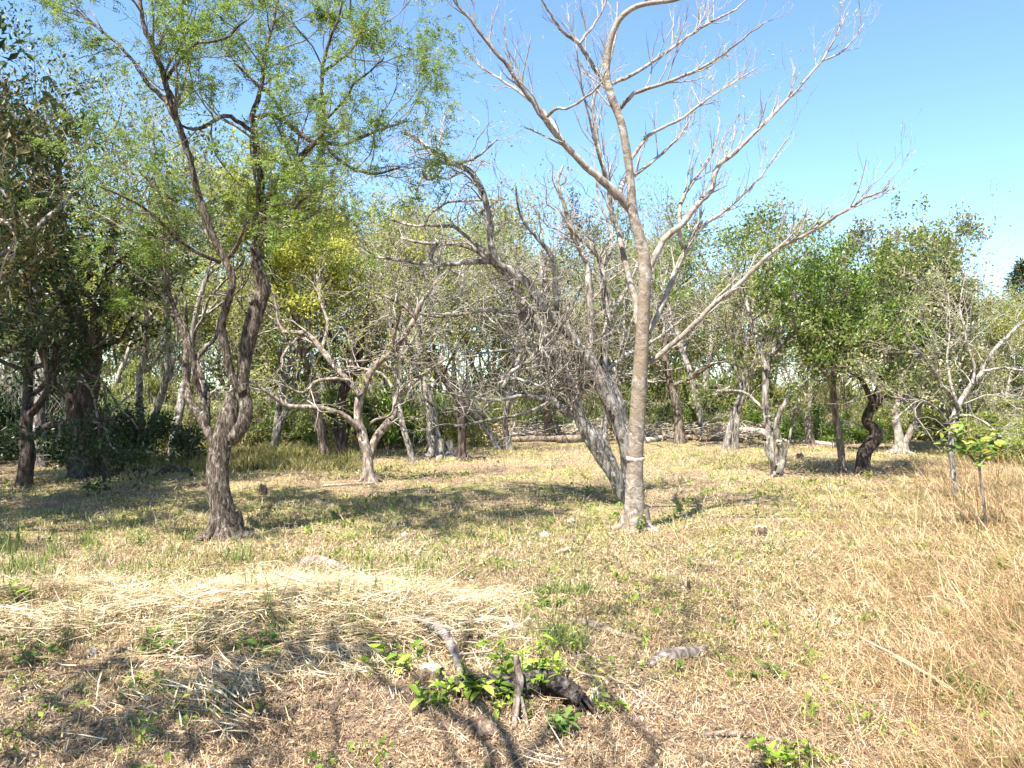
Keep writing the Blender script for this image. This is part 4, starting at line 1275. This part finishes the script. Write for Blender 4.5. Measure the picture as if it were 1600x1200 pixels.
# pale cut straw heaped on the left
parts = []
n = 32000
x = rng.normal(-1.95, 1.25, n)
y = rng.normal(5.45, .45, n)
keep = (fbm(x, y, 1.7, 31) > .42) & (x < .1)
x, y = x[keep], y[keep]
n = len(x)
az = rng.normal(.2, 1.1, n) + rng.choice([0, math.pi], n)
parts.append(blades(x, y, gz(x, y) + rng.random(n) ** 1.5 * .10, az, rng.normal(1.45, .16, n), rng.uniform(.04, .22, n), rng.uniform(.002, .0065, n), rng.normal(.12, .45, n).clip(-.6, 1.2), rng))
n = 2600
x = rng.normal(-1.0, .7, n)
y = rng.normal(4.35, .45, n)
k_ = fbm(x, y, 2.0, 33) > .5
x, y = x[k_], y[k_]
n = len(x)
az = rng.normal(2.6, .8, n)
parts.append(blades(x, y, gz(x, y) + rng.random(n) * .05, az, rng.normal(1.45, .12, n), rng.uniform(.06, .30, n), rng.uniform(.003, .008, n), rng.normal(.1, .3, n), rng))
n = 1500
x = rng.normal(-1.9, 1.1, n)
y = rng.normal(5.25, .38, n)
k_ = (fbm(x, y, 1.7, 31) > .44) & (x < 0)
x, y = x[k_], y[k_]
n = len(x)
parts.append(blades(x, y, gz(x, y) + .03 + rng.random(n) * .08, rng.normal(.2, .5, n) + rng.choice([0, math.pi], n), rng.normal(1.42, .12, n).clip(1.2, 1.7), rng.uniform(.2, .46, n), rng.uniform(.004, .009, n), rng.normal(.15, .2, n).clip(-.15, .5), rng))
# a fan of long dry leaves in the shade
c = G(330, 1120)
for px, py, a0, m_ in ((330, 1110, 2.2, 50), (380, 1150, 2.5, 40), (420, 1020, .3, 60), (560, 1000, .1, 90), (620, 1010, 2.8, 50)):
    c = G(px, py)
    x = rng.normal(c[0], .10, m_)
    y = rng.normal(c[1], .09, m_)
    parts.append(blades(x, y, gz(x, y) + .02 + rng.random(m_) * .06, rng.normal(a0, .35, m_), rng.normal(1.48, .12, m_), rng.uniform(.10, .30, m_), rng.uniform(.004, .010, m_), rng.normal(.12, .2, m_).clip(-.15, .5), rng))
tag(blades_object('cut_straw', parts, M['straw']), 'pale cut straw heaped across the near ground by the green blades', 'straw', kind='stuff')

# long bent dry grass on the right
parts = []
x, y = zone(66000, 2.6, 16, 1.1, rng, .05, .82)
d_ = x / y
keep = rng.random(len(x)) < sstep(.16, .62, d_ + .55 * (fbm(x, y, 1.6, 41) - .5))
x, y = x[keep], y[keep]
n = len(x)
dens = sstep(.3, .6, x / y)
parts.append(blades(x, y, gz(x, y) + rng.random(n) * .04, rng.normal(2.5, 1.15, n), rng.normal(1.25, .30, n), rng.uniform(.06, .36, n) * (.5 + .5 * dens) * (y / 6) ** .25, rng.uniform(.0016, .005, n) * (y / 5) ** .7, rng.normal(.35, .35, n), rng))
n = 1500
x, y = zone(n, 8.5, 16, 1.0, rng, .5, .8)
parts.append(blades(x, y, gz(x, y), rng.normal(2.6, 1.2, n), rng.normal(.45, .3, n), rng.uniform(.3, .75, n), rng.uniform(.004, .008, n), rng.normal(.5, .3, n), rng))
n = 5200
x, y = zone(n, 3.0, 11, 1.0, rng, .36, .8)
k_ = fbm(x, y, 1.3, 43) + .35 * (x / y - .5) > .47
x, y = x[k_], y[k_]
n = len(x)
parts.append(blades(x, y, gz(x, y), rng.normal(2.6, 1.0, n), rng.normal(.85, .3, n), rng.uniform(.2, .5, n), rng.uniform(.0025, .005, n) * (y / 5) ** .6, rng.normal(.7, .4, n), rng))
tag(blades_object('long_dry_grass', parts, M['hay']), 'long bent golden dry grass over the near right ground', 'grass', kind='stuff')

# tall grass fringe in front of the wood, left
parts = []
n = 24000
px = rng.uniform(170, 560, n)
y = rng.uniform(14.6, 20.5, n)
x = (px - 800) / F * y
hn = fbm(x, y, 1.3, 51)
keep = hn > .40 + rng.normal(0, .04, n)
x, y, hn = x[keep], y[keep], hn[keep]
n = len(x)
parts.append(blades(x, y, gz(x, y), rng.random(n) * 6.28, rng.uniform(.05, .8, n), rng.uniform(.2, .9, n) * (hn - .2), rng.uniform(.008, .016, n), rng.normal(.5, .4, n), rng))
tag(blades_object('tall_grass', parts, M['fringe']), 'knee-high yellow-green grass fringing the wood behind the forked tree', 'grass', kind='stuff')

# green blades among the straw
parts = []
tufts = [(20, 900, 40, .22), (60, 880, 40, .18), (150, 880, 30, .2), (120, 960, 14, .3), (275, 870, 40, .18), (370, 880, 50, .25), (330, 905, 30, .2), (420, 960, 40, .25), (455, 990, 26, .2), (300, 985, 26, .18),
         (570, 900, 40, .2), (660, 900, 60, .22), (650, 930, 36, .22), (690, 880, 40, .16), (560, 985, 36, .2), (545, 955, 26, .22), (870, 1000, 80, .16), (880, 1015, 50, .13), (40, 1010, 40, .12), (110, 985, 40, .12),
         (300, 845, 50, .12), (480, 905, 26, .15), (20, 850, 40, .25), (720, 905, 40, .12), (870, 925, 160, .09), (845, 930, 120, .09), (910, 925, 120, .09), (1550, 1110, 40, .2), (1500, 1080, 30, .18), (965, 955, 30, .07), (10, 870, 60, .25), (35, 890, 60, .2), (90, 870, 50, .2), (70, 910, 40, .2), (190, 900, 40, .18), (230, 890, 30, .2), (130, 850, 60, .14), (215, 850, 50, .14), (5, 930, 40, .2), (250, 940, 24, .22), (600, 935, 30, .2), (500, 940, 24, .2), (390, 935, 30, .22)]
for px, py, m_, hh in tufts:
    c = G(px, py)
    x = rng.normal(c[0], .07, m_)
    y = rng.normal(c[1], .07, m_)
    parts.append(blades(x, y, gz(x, y), rng.random(m_) * 6.28, rng.uniform(.05, .75, m_), hh * rng.uniform(.5, 1.25, m_), rng.uniform(.004, .010, m_), rng.normal(.3, .3, m_), rng))
n = 5200
x, y = zone(n, 4.6, 10, 1.2, rng, -.7, .1)
keep = fbm(x, y, 1.2, 61) > .52
x, y = x[keep], y[keep]
n = len(x)
parts.append(blades(x, y, gz(x, y), rng.random(n) * 6.28, rng.uniform(.05, .8, n), rng.uniform(.05, .13, n), rng.uniform(.004, .009, n), rng.normal(.3, .3, n), rng))
tag(blades_object('green_grass', parts, M['grass']), 'fresh green grass blades standing among the cut straw', 'grass', kind='stuff')


# ------------------------------------------------------------------ leafy plants in the foreground
def leaf_mesh(name, mat, w=.4):
    st = [(0, .02), (.2, .7), (.45, 1.0), (.75, .62), (1.0, .0)]
    V, q = [], []
    for t, s in st:
        dz = -.22 * t * t
        V += [(-s * w / 2, t, dz + .07 * s), (0, t, dz), (s * w / 2, t, dz + .07 * s)]
    for i in range(len(st) - 1):
        b = i * 3
        q += [(b, b + 1, b + 4, b + 3), (b + 1, b + 2, b + 5, b + 4)]
    return mesh_from(name, np.array(V), np.array(q), None, True, [mat])


LM = {k: leaf_mesh('leaf', M[k], w) for k, w in (('leaf_plant', .42), ('leaf_shade', .55), ('leaf_yellow', .4))}


def plant(px, py, hh, stems, nleaf, ll, mat, label, seed, spread=.5, base_r=.04, name='leafy_plant', group=None, lift=0.0):
    rng = np.random.default_rng(seed)
    c = G(px, py)
    root = empty(name, c + [0, 0, lift], label, 'plant', group)
    for s in range(stems):
        a = rng.random() * 6.28
        p = np.array([math.cos(a), math.sin(a), 0]) * base_r * rng.random() + np.array([0, 0, -.03])
        d = np.array([math.cos(a) * spread * rng.random(), math.sin(a) * spread * rng.random(), 1.0])
        h = hh * rng.uniform(.6, 1.1)
        pts = spline(np.array([p, p + unit(d) * h * .5, p + unit(d) * h * .5 + unit(d + rng.normal(0, .25, 3)) * h * .5]), 3)
        g = Geo()
        g.tube(pts, np.linspace(.0032, .0015, len(pts)), 5)
        g.build('stem', M['twig_brown'] if mat != 'leaf_plant' else M['grass'], root)
        for k in range(nleaf):
            t = .25 + .75 * (k + .5) / nleaf
            i = min(int(t * (len(pts) - 1)), len(pts) - 2)
            o = bpy.data.objects.new('leaf', LM[mat])
            COL.link(o)
            o.parent = root
            az = k * 2.4 + rng.random()
            o.location = pts[i] + (pts[i + 1] - pts[i]) * (t * (len(pts) - 1) - i)
            o.rotation_euler = (rng.uniform(-.25, .75), rng.normal(0, .3), az)
            k_ = ll * rng.uniform(.4, 1.15) * (1.15 - .45 * t)
            o.scale = (k_ * rng.uniform(.75, 1.1), k_, k_)
    return root


plant(612, 1055, 0.213, 7, 7, 0.109, 'leaf_plant', 'bright green leafy plant beside the stump, next to the straw', 501, .7, .07)
plant(685, 1098, 0.175, 6, 6, 0.109, 'leaf_plant', 'light green seedling in front of the rotten stump', 502, .6, .05)
plant(742, 1085, 0.188, 5, 6, 0.109, 'leaf_plant', 'green seedling in the dark hollow of the stump', 503, .5, .04)
plant(780, 1100, .16, 6, 7, .085, 'leaf_plant', 'yellow-green seedling between the pale stake and the stump', 518, .8, .07)
plant(850, 1062, .20, 6, 7, .09, 'leaf_plant', 'leafy shoot just behind the charred log', 519, .7, .08)
plant(816, 1082, .32, 12, 8, .105, 'leaf_plant', 'tall yellow-green leafy sprout standing over the charred log', 504, .75, .13)
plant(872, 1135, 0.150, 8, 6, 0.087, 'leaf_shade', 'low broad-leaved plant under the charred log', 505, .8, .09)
plant(945, 1110, 0.150, 6, 6, 0.072, 'leaf_plant', 'small weed at the frayed end of the charred log', 506, .7, .06)
plant(1235, 1205, 0.163, 10, 7, 0.094, 'leaf_plant', 'spreading green weed at the bottom edge of the picture', 507, .9, .12)
plant(1165, 1060, 0.112, 5, 6, 0.087, 'leaf_shade', 'small heart-leaved weed beside the half-buried log', 508, .8, .05)
plant(1225, 1058, 0.100, 6, 6, 0.080, 'leaf_shade', 'dark green weed in a hollow of the dry grass', 509, .9, .06)
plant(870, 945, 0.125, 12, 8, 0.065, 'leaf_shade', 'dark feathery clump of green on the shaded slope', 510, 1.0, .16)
plant(1080, 885, 0.112, 5, 6, 0.072, 'leaf_shade', 'small green weed on the open ground beyond the shadow', 511, .8, .05)
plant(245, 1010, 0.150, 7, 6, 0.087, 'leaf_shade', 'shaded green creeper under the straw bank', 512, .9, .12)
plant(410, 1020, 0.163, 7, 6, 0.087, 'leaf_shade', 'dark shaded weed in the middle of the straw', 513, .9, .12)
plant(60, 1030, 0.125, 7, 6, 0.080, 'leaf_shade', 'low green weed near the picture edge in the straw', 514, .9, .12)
plant(12, 940, 0.200, 6, 7, 0.102, 'leaf_plant', 'yellow-green bushy weed cut by the picture edge', 515, .7, .08)
plant(1350, 745, 0.150, 5, 6, 0.102, 'leaf_plant', 'small weed at the foot of the dark bent trunk', 516, .8, .08)
plant(998, 832, 0.200, 5, 6, 0.102, 'leaf_plant', 'green shoot at the foot of the smooth trunk', 517, .4, .05)

# sapling at the right
c = G(1541, 828)
sap = empty('sapling', c, 'small round-leaved sapling on a thin bare stem in the dry grass', 'sapling')
Ys = c[1]
rng = np.random.default_rng(520)
g = Geo()
sp_, sr = trace([(1541, 834, 4), (1538, 790, 4), (1533, 755, 4.2), (1530, 728, 4)], Ys, 0, 0, 4)
g.tube(sp_, sr, 7)
g.build('stem', M['brown_bark'], sap, c)
for rows, d1 in (([(1530, 730, 3.5), (1515, 712, 3), (1497, 702, 2.5), (1470, 690, 2)], .1), ([(1530, 730, 3.5), (1545, 712, 3), (1562, 706, 2.5), (1588, 692, 2)], -.15), ([(1530, 730, 3), (1532, 705, 2.5), (1525, 680, 1.5)], .15), ([(1520, 715, 2.5), (1500, 690, 2), (1488, 672, 1.5)], -.1), ([(1550, 710, 2.5), (1560, 690, 2), (1555, 672, 1.5)], .1)):
    lp, lr = trace(rows, Ys, 0, d1, 4)
    g = Geo()
    g.tube(lp, lr, 5)
    g.build('branch', M['brown_bark'], sap, c)
    for k in range(24):
        i = rng.integers(2, len(lp))
        o = bpy.data.objects.new('leaf', LM['leaf_shade' if k % 3 else 'leaf_yellow'])
        COL.link(o)
        o.parent = sap
        o.location = lp[i] - c + rng.normal(0, .03, 3)
        o.rotation_euler = (rng.uniform(-.3, 1.0), rng.normal(0, .4), rng.random() * 6.28)
        o.scale = [rng.uniform(.09, .15)] * 3


# ------------------------------------------------------------------ dead wood
def stick(name, rows, mat, label, cat='stick', lift=.4, sides=9, knob=.12, seed=1, group=None, dy=0, cut=None):
    """rows of (px, py, width_px[, height above the ground in m]) on the ground"""
    rng = np.random.default_rng(seed)
    pts, rad = [], []
    for r in rows:
        c = G(r[0], r[1])
        w = r[2] / 2 / F * c[1]
        c[2] += w * lift + (r[3] if len(r) > 3 else 0)
        pts.append(c)
        rad.append(w)
    org = np.mean(pts, 0)
    org[2] = float(gz(org[0], org[1]))
    a = spline(np.column_stack([pts, rad]), 5)
    g = Geo()
    p, r = a[:, :3], np.maximum(a[:, 3], .001)
    p = np.vstack([p[:1] - (p[1:2] - p[:1]) * .01, p])
    r = np.concatenate([[r[0] * .05], r])
    g.tube(p, r, sides, knob, rng, cap=True)
    if cut:
        root = empty(name, org, label, cat, group)
        g.build('bark', mat, root, org)
        e = Geo()
        t = unit(p[-1] - p[-3])
        e.tube(np.array([p[-1] - t * .002, p[-1] + t * .006]), [r[-1] * .93, r[-1] * .9], sides, 0, rng, cap=True)
        e.build('cut_end', cut, root, org)
        return root
    o = g.build(name, mat, None, org)
    o.location = org
    return tag(o, label, cat, group)


def charred_log():
    rng = np.random.default_rng(601)
    rows = [(700, 1078, 12, -.01), (725, 1080, 24, -.01), (770, 1082, 30, .0), (815, 1084, 34, .015), (850, 1088, 38, .025), (885, 1097, 34, .015), (910, 1108, 27, .005)]
    P4 = []
    for px, py, w, up in rows:
        c = G(px, py)
        r = w / 2 / F * c[1]
        P4.append([c[0], c[1], c[2] + r * .75 + up, r])
    a = spline(np.array(P4), 9)
    a[:, 2] += rng.normal(0, .003, len(a))
    a[:, 3] *= 1 + rng.normal(0, .05, len(a))
    g = Geo()
    g.tube(np.vstack([a[:1, :3] - .002, a[:, :3]]), np.concatenate([[.004], a[:, 3]]), 22, .42, rng, cap=True)
    end, dr = a[-1, :3], unit(a[-1, :3] - a[-6, :3])
    for k in range(26):                       # frayed fibres at the broken end
        o2 = rng.normal(0, 1, 3) * a[-1, 3] * .5
        ln = rng.uniform(.03, .14)
        p0 = end + o2 - dr * .03
        p2 = p0 + dr * (ln + .03) + np.array([0, 0, -ln * .45]) + rng.normal(0, .008, 3)
        g.tube(np.array([p0, (p0 + p2) / 2 + rng.normal(0, .003, 3), p2]), [rng.uniform(.006, .014), .007, .0015], 5)
    for k in range(16):                       # lifted flakes and splits along its back
        i = rng.integers(3, len(a) - 3)
        p0 = a[i, :3] + np.array([rng.normal(0, .5), -rng.random() * .6, rng.uniform(.3, .85)]) * a[i, 3]
        p1 = p0 + unit(a[i + 1, :3] - a[i, :3]) * rng.uniform(.04, .12) + np.array([0, 0, rng.uniform(-.004, .012)])
        g.tube(np.array([p0, (p0 + p1) / 2, p1]), [.004, .009, .003], 5)
    org = a[:, :3].mean(0)
    org[2] = float(gz(org[0], org[1]))
    o = g.build('charred_log', M['char'], None, org)
    o.location = org
    tag(o, 'charred black log with a frayed end lying by the sprouts', 'log')


charred_log()
stick('curved_stick', [(640, 968, 6, .02), (668, 985, 13, .03), (690, 1005, 16, .05), (708, 1035, 15, .05), (722, 1068, 9, .02)], M['purple_stick'], 'curved greyish branch arching down to the stump', 'stick', .8, 10, .15, 602)
stick('pale_splinter', [(803, 1140, 5, 0), (806, 1122, 11, .03), (811, 1105, 12, .08), (812, 1098, 11, .12), (808, 1096, 9, .17), (806, 1095, 5, .22)], M['stick'], 'pale splintered stake leaning against the charred log', 'stake', .5, 12, .5, 603)
stick('pale_splinter', [(826, 1142, 4, 0), (820, 1128, 7, .03), (815, 1116, 4, .08)], M['stick'], 'short pale splinter at the foot of the leaning stake', 'stake', .5, 7, .2, 604)
stick('half_buried_log', [(1015, 1042, 16), (1040, 1033, 24), (1070, 1026, 22), (1102, 1018, 14)], M['purple_stick'], 'half-buried grey log in the dappled shade', 'log', .3, 12, .15, 605)
stick('fallen_branch', [(884, 968, 6), (905, 974, 11), (935, 983, 13), (965, 992, 9), (1005, 1003, 6)], M['stick'], 'brown fallen branch beyond the leafy sprout', 'branch', .5, 9, .15, 606)
stick('fallen_branch', [(1090, 1151, 6), (1130, 1150, 9), (1170, 1151, 9), (1230, 1162, 6), (1275, 1172, 4)], M['stick'], 'thin straight branch near the bottom edge, before the spreading weed', 'branch', .9, 8, .1, 607)
stick('pale_log', [(470, 884, 12), (490, 880, 18), (515, 884, 16), (545, 892, 8)], M['stick'], 'short bleached log beyond the straw heap', 'log', .4, 11, .2, 608)
stick('wood_chunk', [(868, 866, 5), (880, 863, 8), (892, 859, 7)], M['white_wood'], 'small bleached stick on the open ground before the bare tree', 'stick', .6, 8, .15, 609)
stick('wood_chunk', [(752, 884, 6), (757, 874, 9), (761, 866, 8)], M['cut_wood'], 'orange-brown splinter of wood upright in the litter', 'stick', .6, 7, .2, 610)
stick('fallen_branch', [(1010, 850, 4), (1025, 856, 6), (1040, 863, 5)], M['stick'], 'little grey branch just before the smooth trunk', 'branch', .6, 7, .1, 611)
stick('curled_twig', [(505, 760, 3, .0), (545, 758, 4), (578, 757, 5), (592, 752, 3)], M['white_wood'], 'pale fallen stick at the foot of the crooked tree', 'stick', .6, 7, .1, 612)
stick('brown_branch', [(240, 745, 5), (262, 738, 12), (285, 738, 12), (305, 746, 5)], M['dark_bark'], 'dark branch heap lying before the tall grass', 'branch', .6, 9, .2, 613)
stick('fallen_branch', [(350, 1120, 4), (400, 1102, 6), (450, 1092, 7), (520, 1068, 5), (560, 1060, 3)], M['rot'], 'long brown stem lying through the shaded straw', 'branch', 1.2, 8, .15, 614)
stick('fallen_branch', [(500, 1018, 9), (540, 1014, 12), (580, 1020, 11), (625, 1024, 6)], M['white_wood'], 'bleached branch lying along the straw bank', 'branch', .6, 9, .15, 615)
stick('dry_stem', [(30, 1148, 3), (75, 1136, 4), (135, 1134, 4), (165, 1126, 2)], M['white_wood'], 'thin pale stem lying in the shade near the bottom corner', 'stick', 1.0, 6, .1, 616)
stick('dry_stem', [(225, 1150, 3, .01), (280, 1152, 4, .02), (330, 1155, 3, .01)], M['white_wood'], 'thin straight straw-coloured stem in the bottom shade', 'stick', 1.0, 6, .1, 617)
stick('dry_stem', [(720, 975, 3, .03), (760, 985, 4, .05), (800, 1000, 3, .06)], M['white_wood'], 'pale dry stem behind the leafy sprout', 'stick', 1, 6, .1, 618)
stick('dry_stem', [(700, 1050, 3, .08), (730, 1043, 4, .07), (770, 1035, 3, .06)], M['white_wood'], 'pale dry stem laid over the curved branch', 'stick', 1, 6, .1, 619)
stick('dry_stem', [(1290, 1060, 3), (1330, 1082, 5), (1370, 1100, 3)], M['white_wood'], 'pale dry stem in the golden grass', 'stick', 1, 6, .1, 620)
for k, (rows, lab) in enumerate([
    ([(1345, 1030, 3, .12), (1420, 1060, 4, .08), (1500, 1095, 4, .02), (1585, 1125, 3, 0)], 'long straight pale stalk slanting through the golden grass'),
    ([(1395, 1055, 3, .1), (1470, 1085, 4, .06), (1540, 1120, 3, .01)], 'long pale stalk just under the longest slanting one')]):
    stick('grass_stalk', rows, M['straw'], lab, 'stalk', 1, 6, .05, 630 + k)


def chunk(name, px, py, w, h, mat, label, cat, seed, top=None):
    """an irregular stump or stone: rings of uneven radius"""
    rng = np.random.default_rng(seed)
    c = G(px, py)
    W = w / F * c[1] / 2
    H = h / F * c[1]
    ring = [(0.0, 1.12), (.3, 1.0), (.75, .92), (1.0, .86)]
    if top is None:
        ring = [(-.1, .85), (.2, 1.05), (.55, .95), (.85, .6), (.97, .25)]
    n = 13
    lum = 1 + .22 * (rng.random(n) - .5)
    V, q = [], []
    for j, (t, s) in enumerate(ring):
        for i in range(n):
            a = i * 6.2832 / n
            r = W * s * lum[i] * (1 + .07 * rng.normal())
            V.append((math.cos(a) * r, math.sin(a) * r * .85, H * t + (H * .12 * rng.normal() if t > .5 else (-.03 if j == 0 else 0))))
    for j in range(len(ring) - 1):
        for i in range(n):
            b = j * n
            q.append((b + i, b + (i + 1) % n, b + n + (i + 1) % n, b + n + i))
    t0 = (len(ring) - 1) * n
    V.append((0, 0, H * (.98 if top else 1.0)))
    tri = [(t0 + i, t0 + (i + 1) % n, len(V) - 1) for i in range(n)]
    V = np.array(V)
    if top is None:
        return tag(link(name, mesh_from(name, V, np.array(q), np.array(tri), False, [mat]), None, c), label, cat)
    root = empty(name, c, label, cat)
    link('bark', mesh_from('bark', V, np.array(q), None, True, [mat]), root)
    link('cut_face', mesh_from('cut_face', V[t0:] * [1, 1, 1] + [0, 0, .001], None, np.array(tri) - t0, False, [top]), root)
    return root


chunk('sawn_stump', 1187, 838, 24, 15, M['rot'], 'small sawn stump with an orange cut face on the open ground', 'stump', 701, M['cut_wood'])
chunk('sawn_stump', 1250, 717, 12, 8, M['dark_bark'], 'little dark stump in the shade beyond the vase-shaped tree', 'stump', 702, M['dark_bark'])
chunk('sawn_stump', 1352, 778, 12, 5, M['rot'], 'low orange-topped stub on the sunny ground before the bent trunk', 'stump', 703, M['cut_wood'])
chunk('dark_stub', 411, 772, 12, 15, M['dark_bark'], 'dark broken stub right of the furrowed trunk', 'stump', 704, M['rot'])
chunk('broken_stump', 674, 1066, 44, 24, M['rot'], 'squat rotten stump half hidden by seedlings', 'stump', 705, M['white_wood'])
chunk('clod', 748, 1142, 56, 20, M['rot'], 'dark clod of earth and roots in front of the stump', 'clod', 708)
chunk('pale_stone', 929, 1092, 16, 16, M['stone'], 'white stone by the frayed end of the charred log', 'stone', 709)
chunk('pale_stone', 616, 822, 8, 7, M['stone'], 'small white stone in the thin shade of the clearing', 'stone', 710)
chunk('pale_stone', 633, 838, 12, 6, M['stone'], 'flat pale stone just nearer than the small white one', 'stone', 711)
chunk('pale_stone', 850, 838, 16, 7, M['stone'], 'pale wood chip on the grass before the bare tree', 'stone', 712)
chunk('pale_stone', 892, 816, 14, 6, M['stone'], 'cream stone in the green grass left of the smooth trunk', 'stone', 713)
chunk('pale_stone', 146, 1022, 10, 12, M['stone'], 'bright white fragment in the shaded straw', 'stone', 714)
chunk('dark_stub', 735, 1012, 10, 22, M['rot'], 'short split peg standing behind the stump', 'stump', 715, M['rot'])
chunk('dark_stub', 750, 1013, 9, 20, M['rot'], 'second split peg beside the first', 'stump', 716, M['rot'])
chunk('dark_stub', 1076, 925, 6, 15, M['dark_bark'], 'thin dark peg standing alone in the dappled litter', 'stump', 717, M['dark_bark'])

# --- the log pile at the far side
GR = 'cut logs lying in the pile across the clearing'
logs = [
    ([(1008, 692, 9), (1040, 686, 9), (1062, 678, 10, .1), (1078, 674, 11, .15), (1110, 680, 12, .12), (1150, 684, 12, .1), (1185, 686, 12, .12), (1203, 691, 11, .12)], 'long pale curved log arching along the front of the pile', 'bleached'),
    ([(786, 684, 8, .1), (830, 683, 9, .1), (880, 683, 9, .1), (905, 684, 8, .1)], 'straight pale log on top of the pile left of the old tree', 'bleached'),
    ([(800, 690, 8), (850, 690, 10), (895, 689, 10)], 'lower pale log at the front of the pile left of the old tree', 'stick'),
    ([(820, 680, 7, .2), (860, 678, 8, .22), (910, 681, 8, .2)], 'topmost thin log of the pile left of the old tree', 'bleached'),
    ([(775, 692, 5), (800, 687, 6, .05), (840, 686, 6, .15)], 'slanting thin log at the end of the pile', 'stick'),
    ([(870, 692, 12), (900, 691, 13), (915, 690, 12)], 'thick short log by the foot of the old tree', 'stick'),
    ([(1010, 674, 6, .15), (1060, 671, 7, .2), (1100, 674, 6, .2)], 'thin pale log behind the long curved one', 'stick'),
    ([(1020, 683, 6, .05), (1100, 690, 8, .02), (1160, 691, 8)], 'brown log lying under the long curved one', 'rot'),
    ([(1230, 677, 5, .2), (1262, 680, 6, .15), (1285, 690, 6, .05), (1300, 697, 4)], 'thin pale pole sliding off the end of the pile', 'bleached'),
    ([(1225, 691, 6), (1260, 693, 7), (1310, 697, 5)], 'pale pole lying at the near foot of the pile', 'bleached'),
    ([(1120, 672, 6, .2), (1170, 676, 7, .18), (1225, 680, 6, .15)], 'weathered pole on the back of the pile', 'stick'),
    ([(1090, 697, 4), (1120, 694, 5), (1150, 697, 4)], 'short stick on the grass before the pile', 'stick'),
]
for k, (rows, lab, mt) in enumerate(logs):
    stick('log', rows, M[mt], lab, 'log', .8, 9, .14, 800 + k, GR)
# brushwood under and behind the logs
rng = np.random.default_rng(851)
g = Geo()
for k in range(620):
    px = rng.uniform(770, 1310)
    if 925 < px < 985 and rng.random() < .6:
        continue
    yy = rng.normal(23.5, .6)
    yy = max(yy, 22.75)
    x = (px - 800) / F * yy
    hmax = .45 * math.exp(-((yy - 23.6) / .9) ** 2)
    z = float(gz(x, yy)) + rng.random() * hmax
    a = rng.normal(0, .5)
    ln = rng.uniform(.35, 1.3)
    d = np.array([math.cos(a), math.sin(a) * .8, rng.normal(0, .16)])
    p0 = np.array([x, yy, z])
    mid = p0 + d * ln * .5 + rng.normal(0, .05, 3)
    end = p0 + d * ln
    pts = np.array([p0, mid, end])
    pts[:, 2] = np.maximum(pts[:, 2], gz(pts[:, 0], pts[:, 1]) + .01)
    r = rng.uniform(.006, .022)
    g.tube(pts, [r, r * .8, r * .4], 4)
o = g.build('brushwood', M['twig_pale'])
tag(o, 'heaped pale brushwood under and behind the logs', 'brushwood', kind='stuff')
n = 6000
px = rng.uniform(760, 1310, n)
y = rng.normal(23.5, .55, n)
x = (px - 800) / F * y
z = gz(x, y) + rng.random(n) * .40 * np.exp(-((y - 23.6) / .9) ** 2)
V = leaf_quads(np.stack([x, y, z], 1), rdir(n, rng), rdir(n, rng), rng.uniform(.05, .14, n), rng.uniform(.03, .07, n))
tag(quads_object('dead_leaves', V, M['litter']), 'brown dead leaves caught in the brushwood pile', 'leaves', kind='stuff')
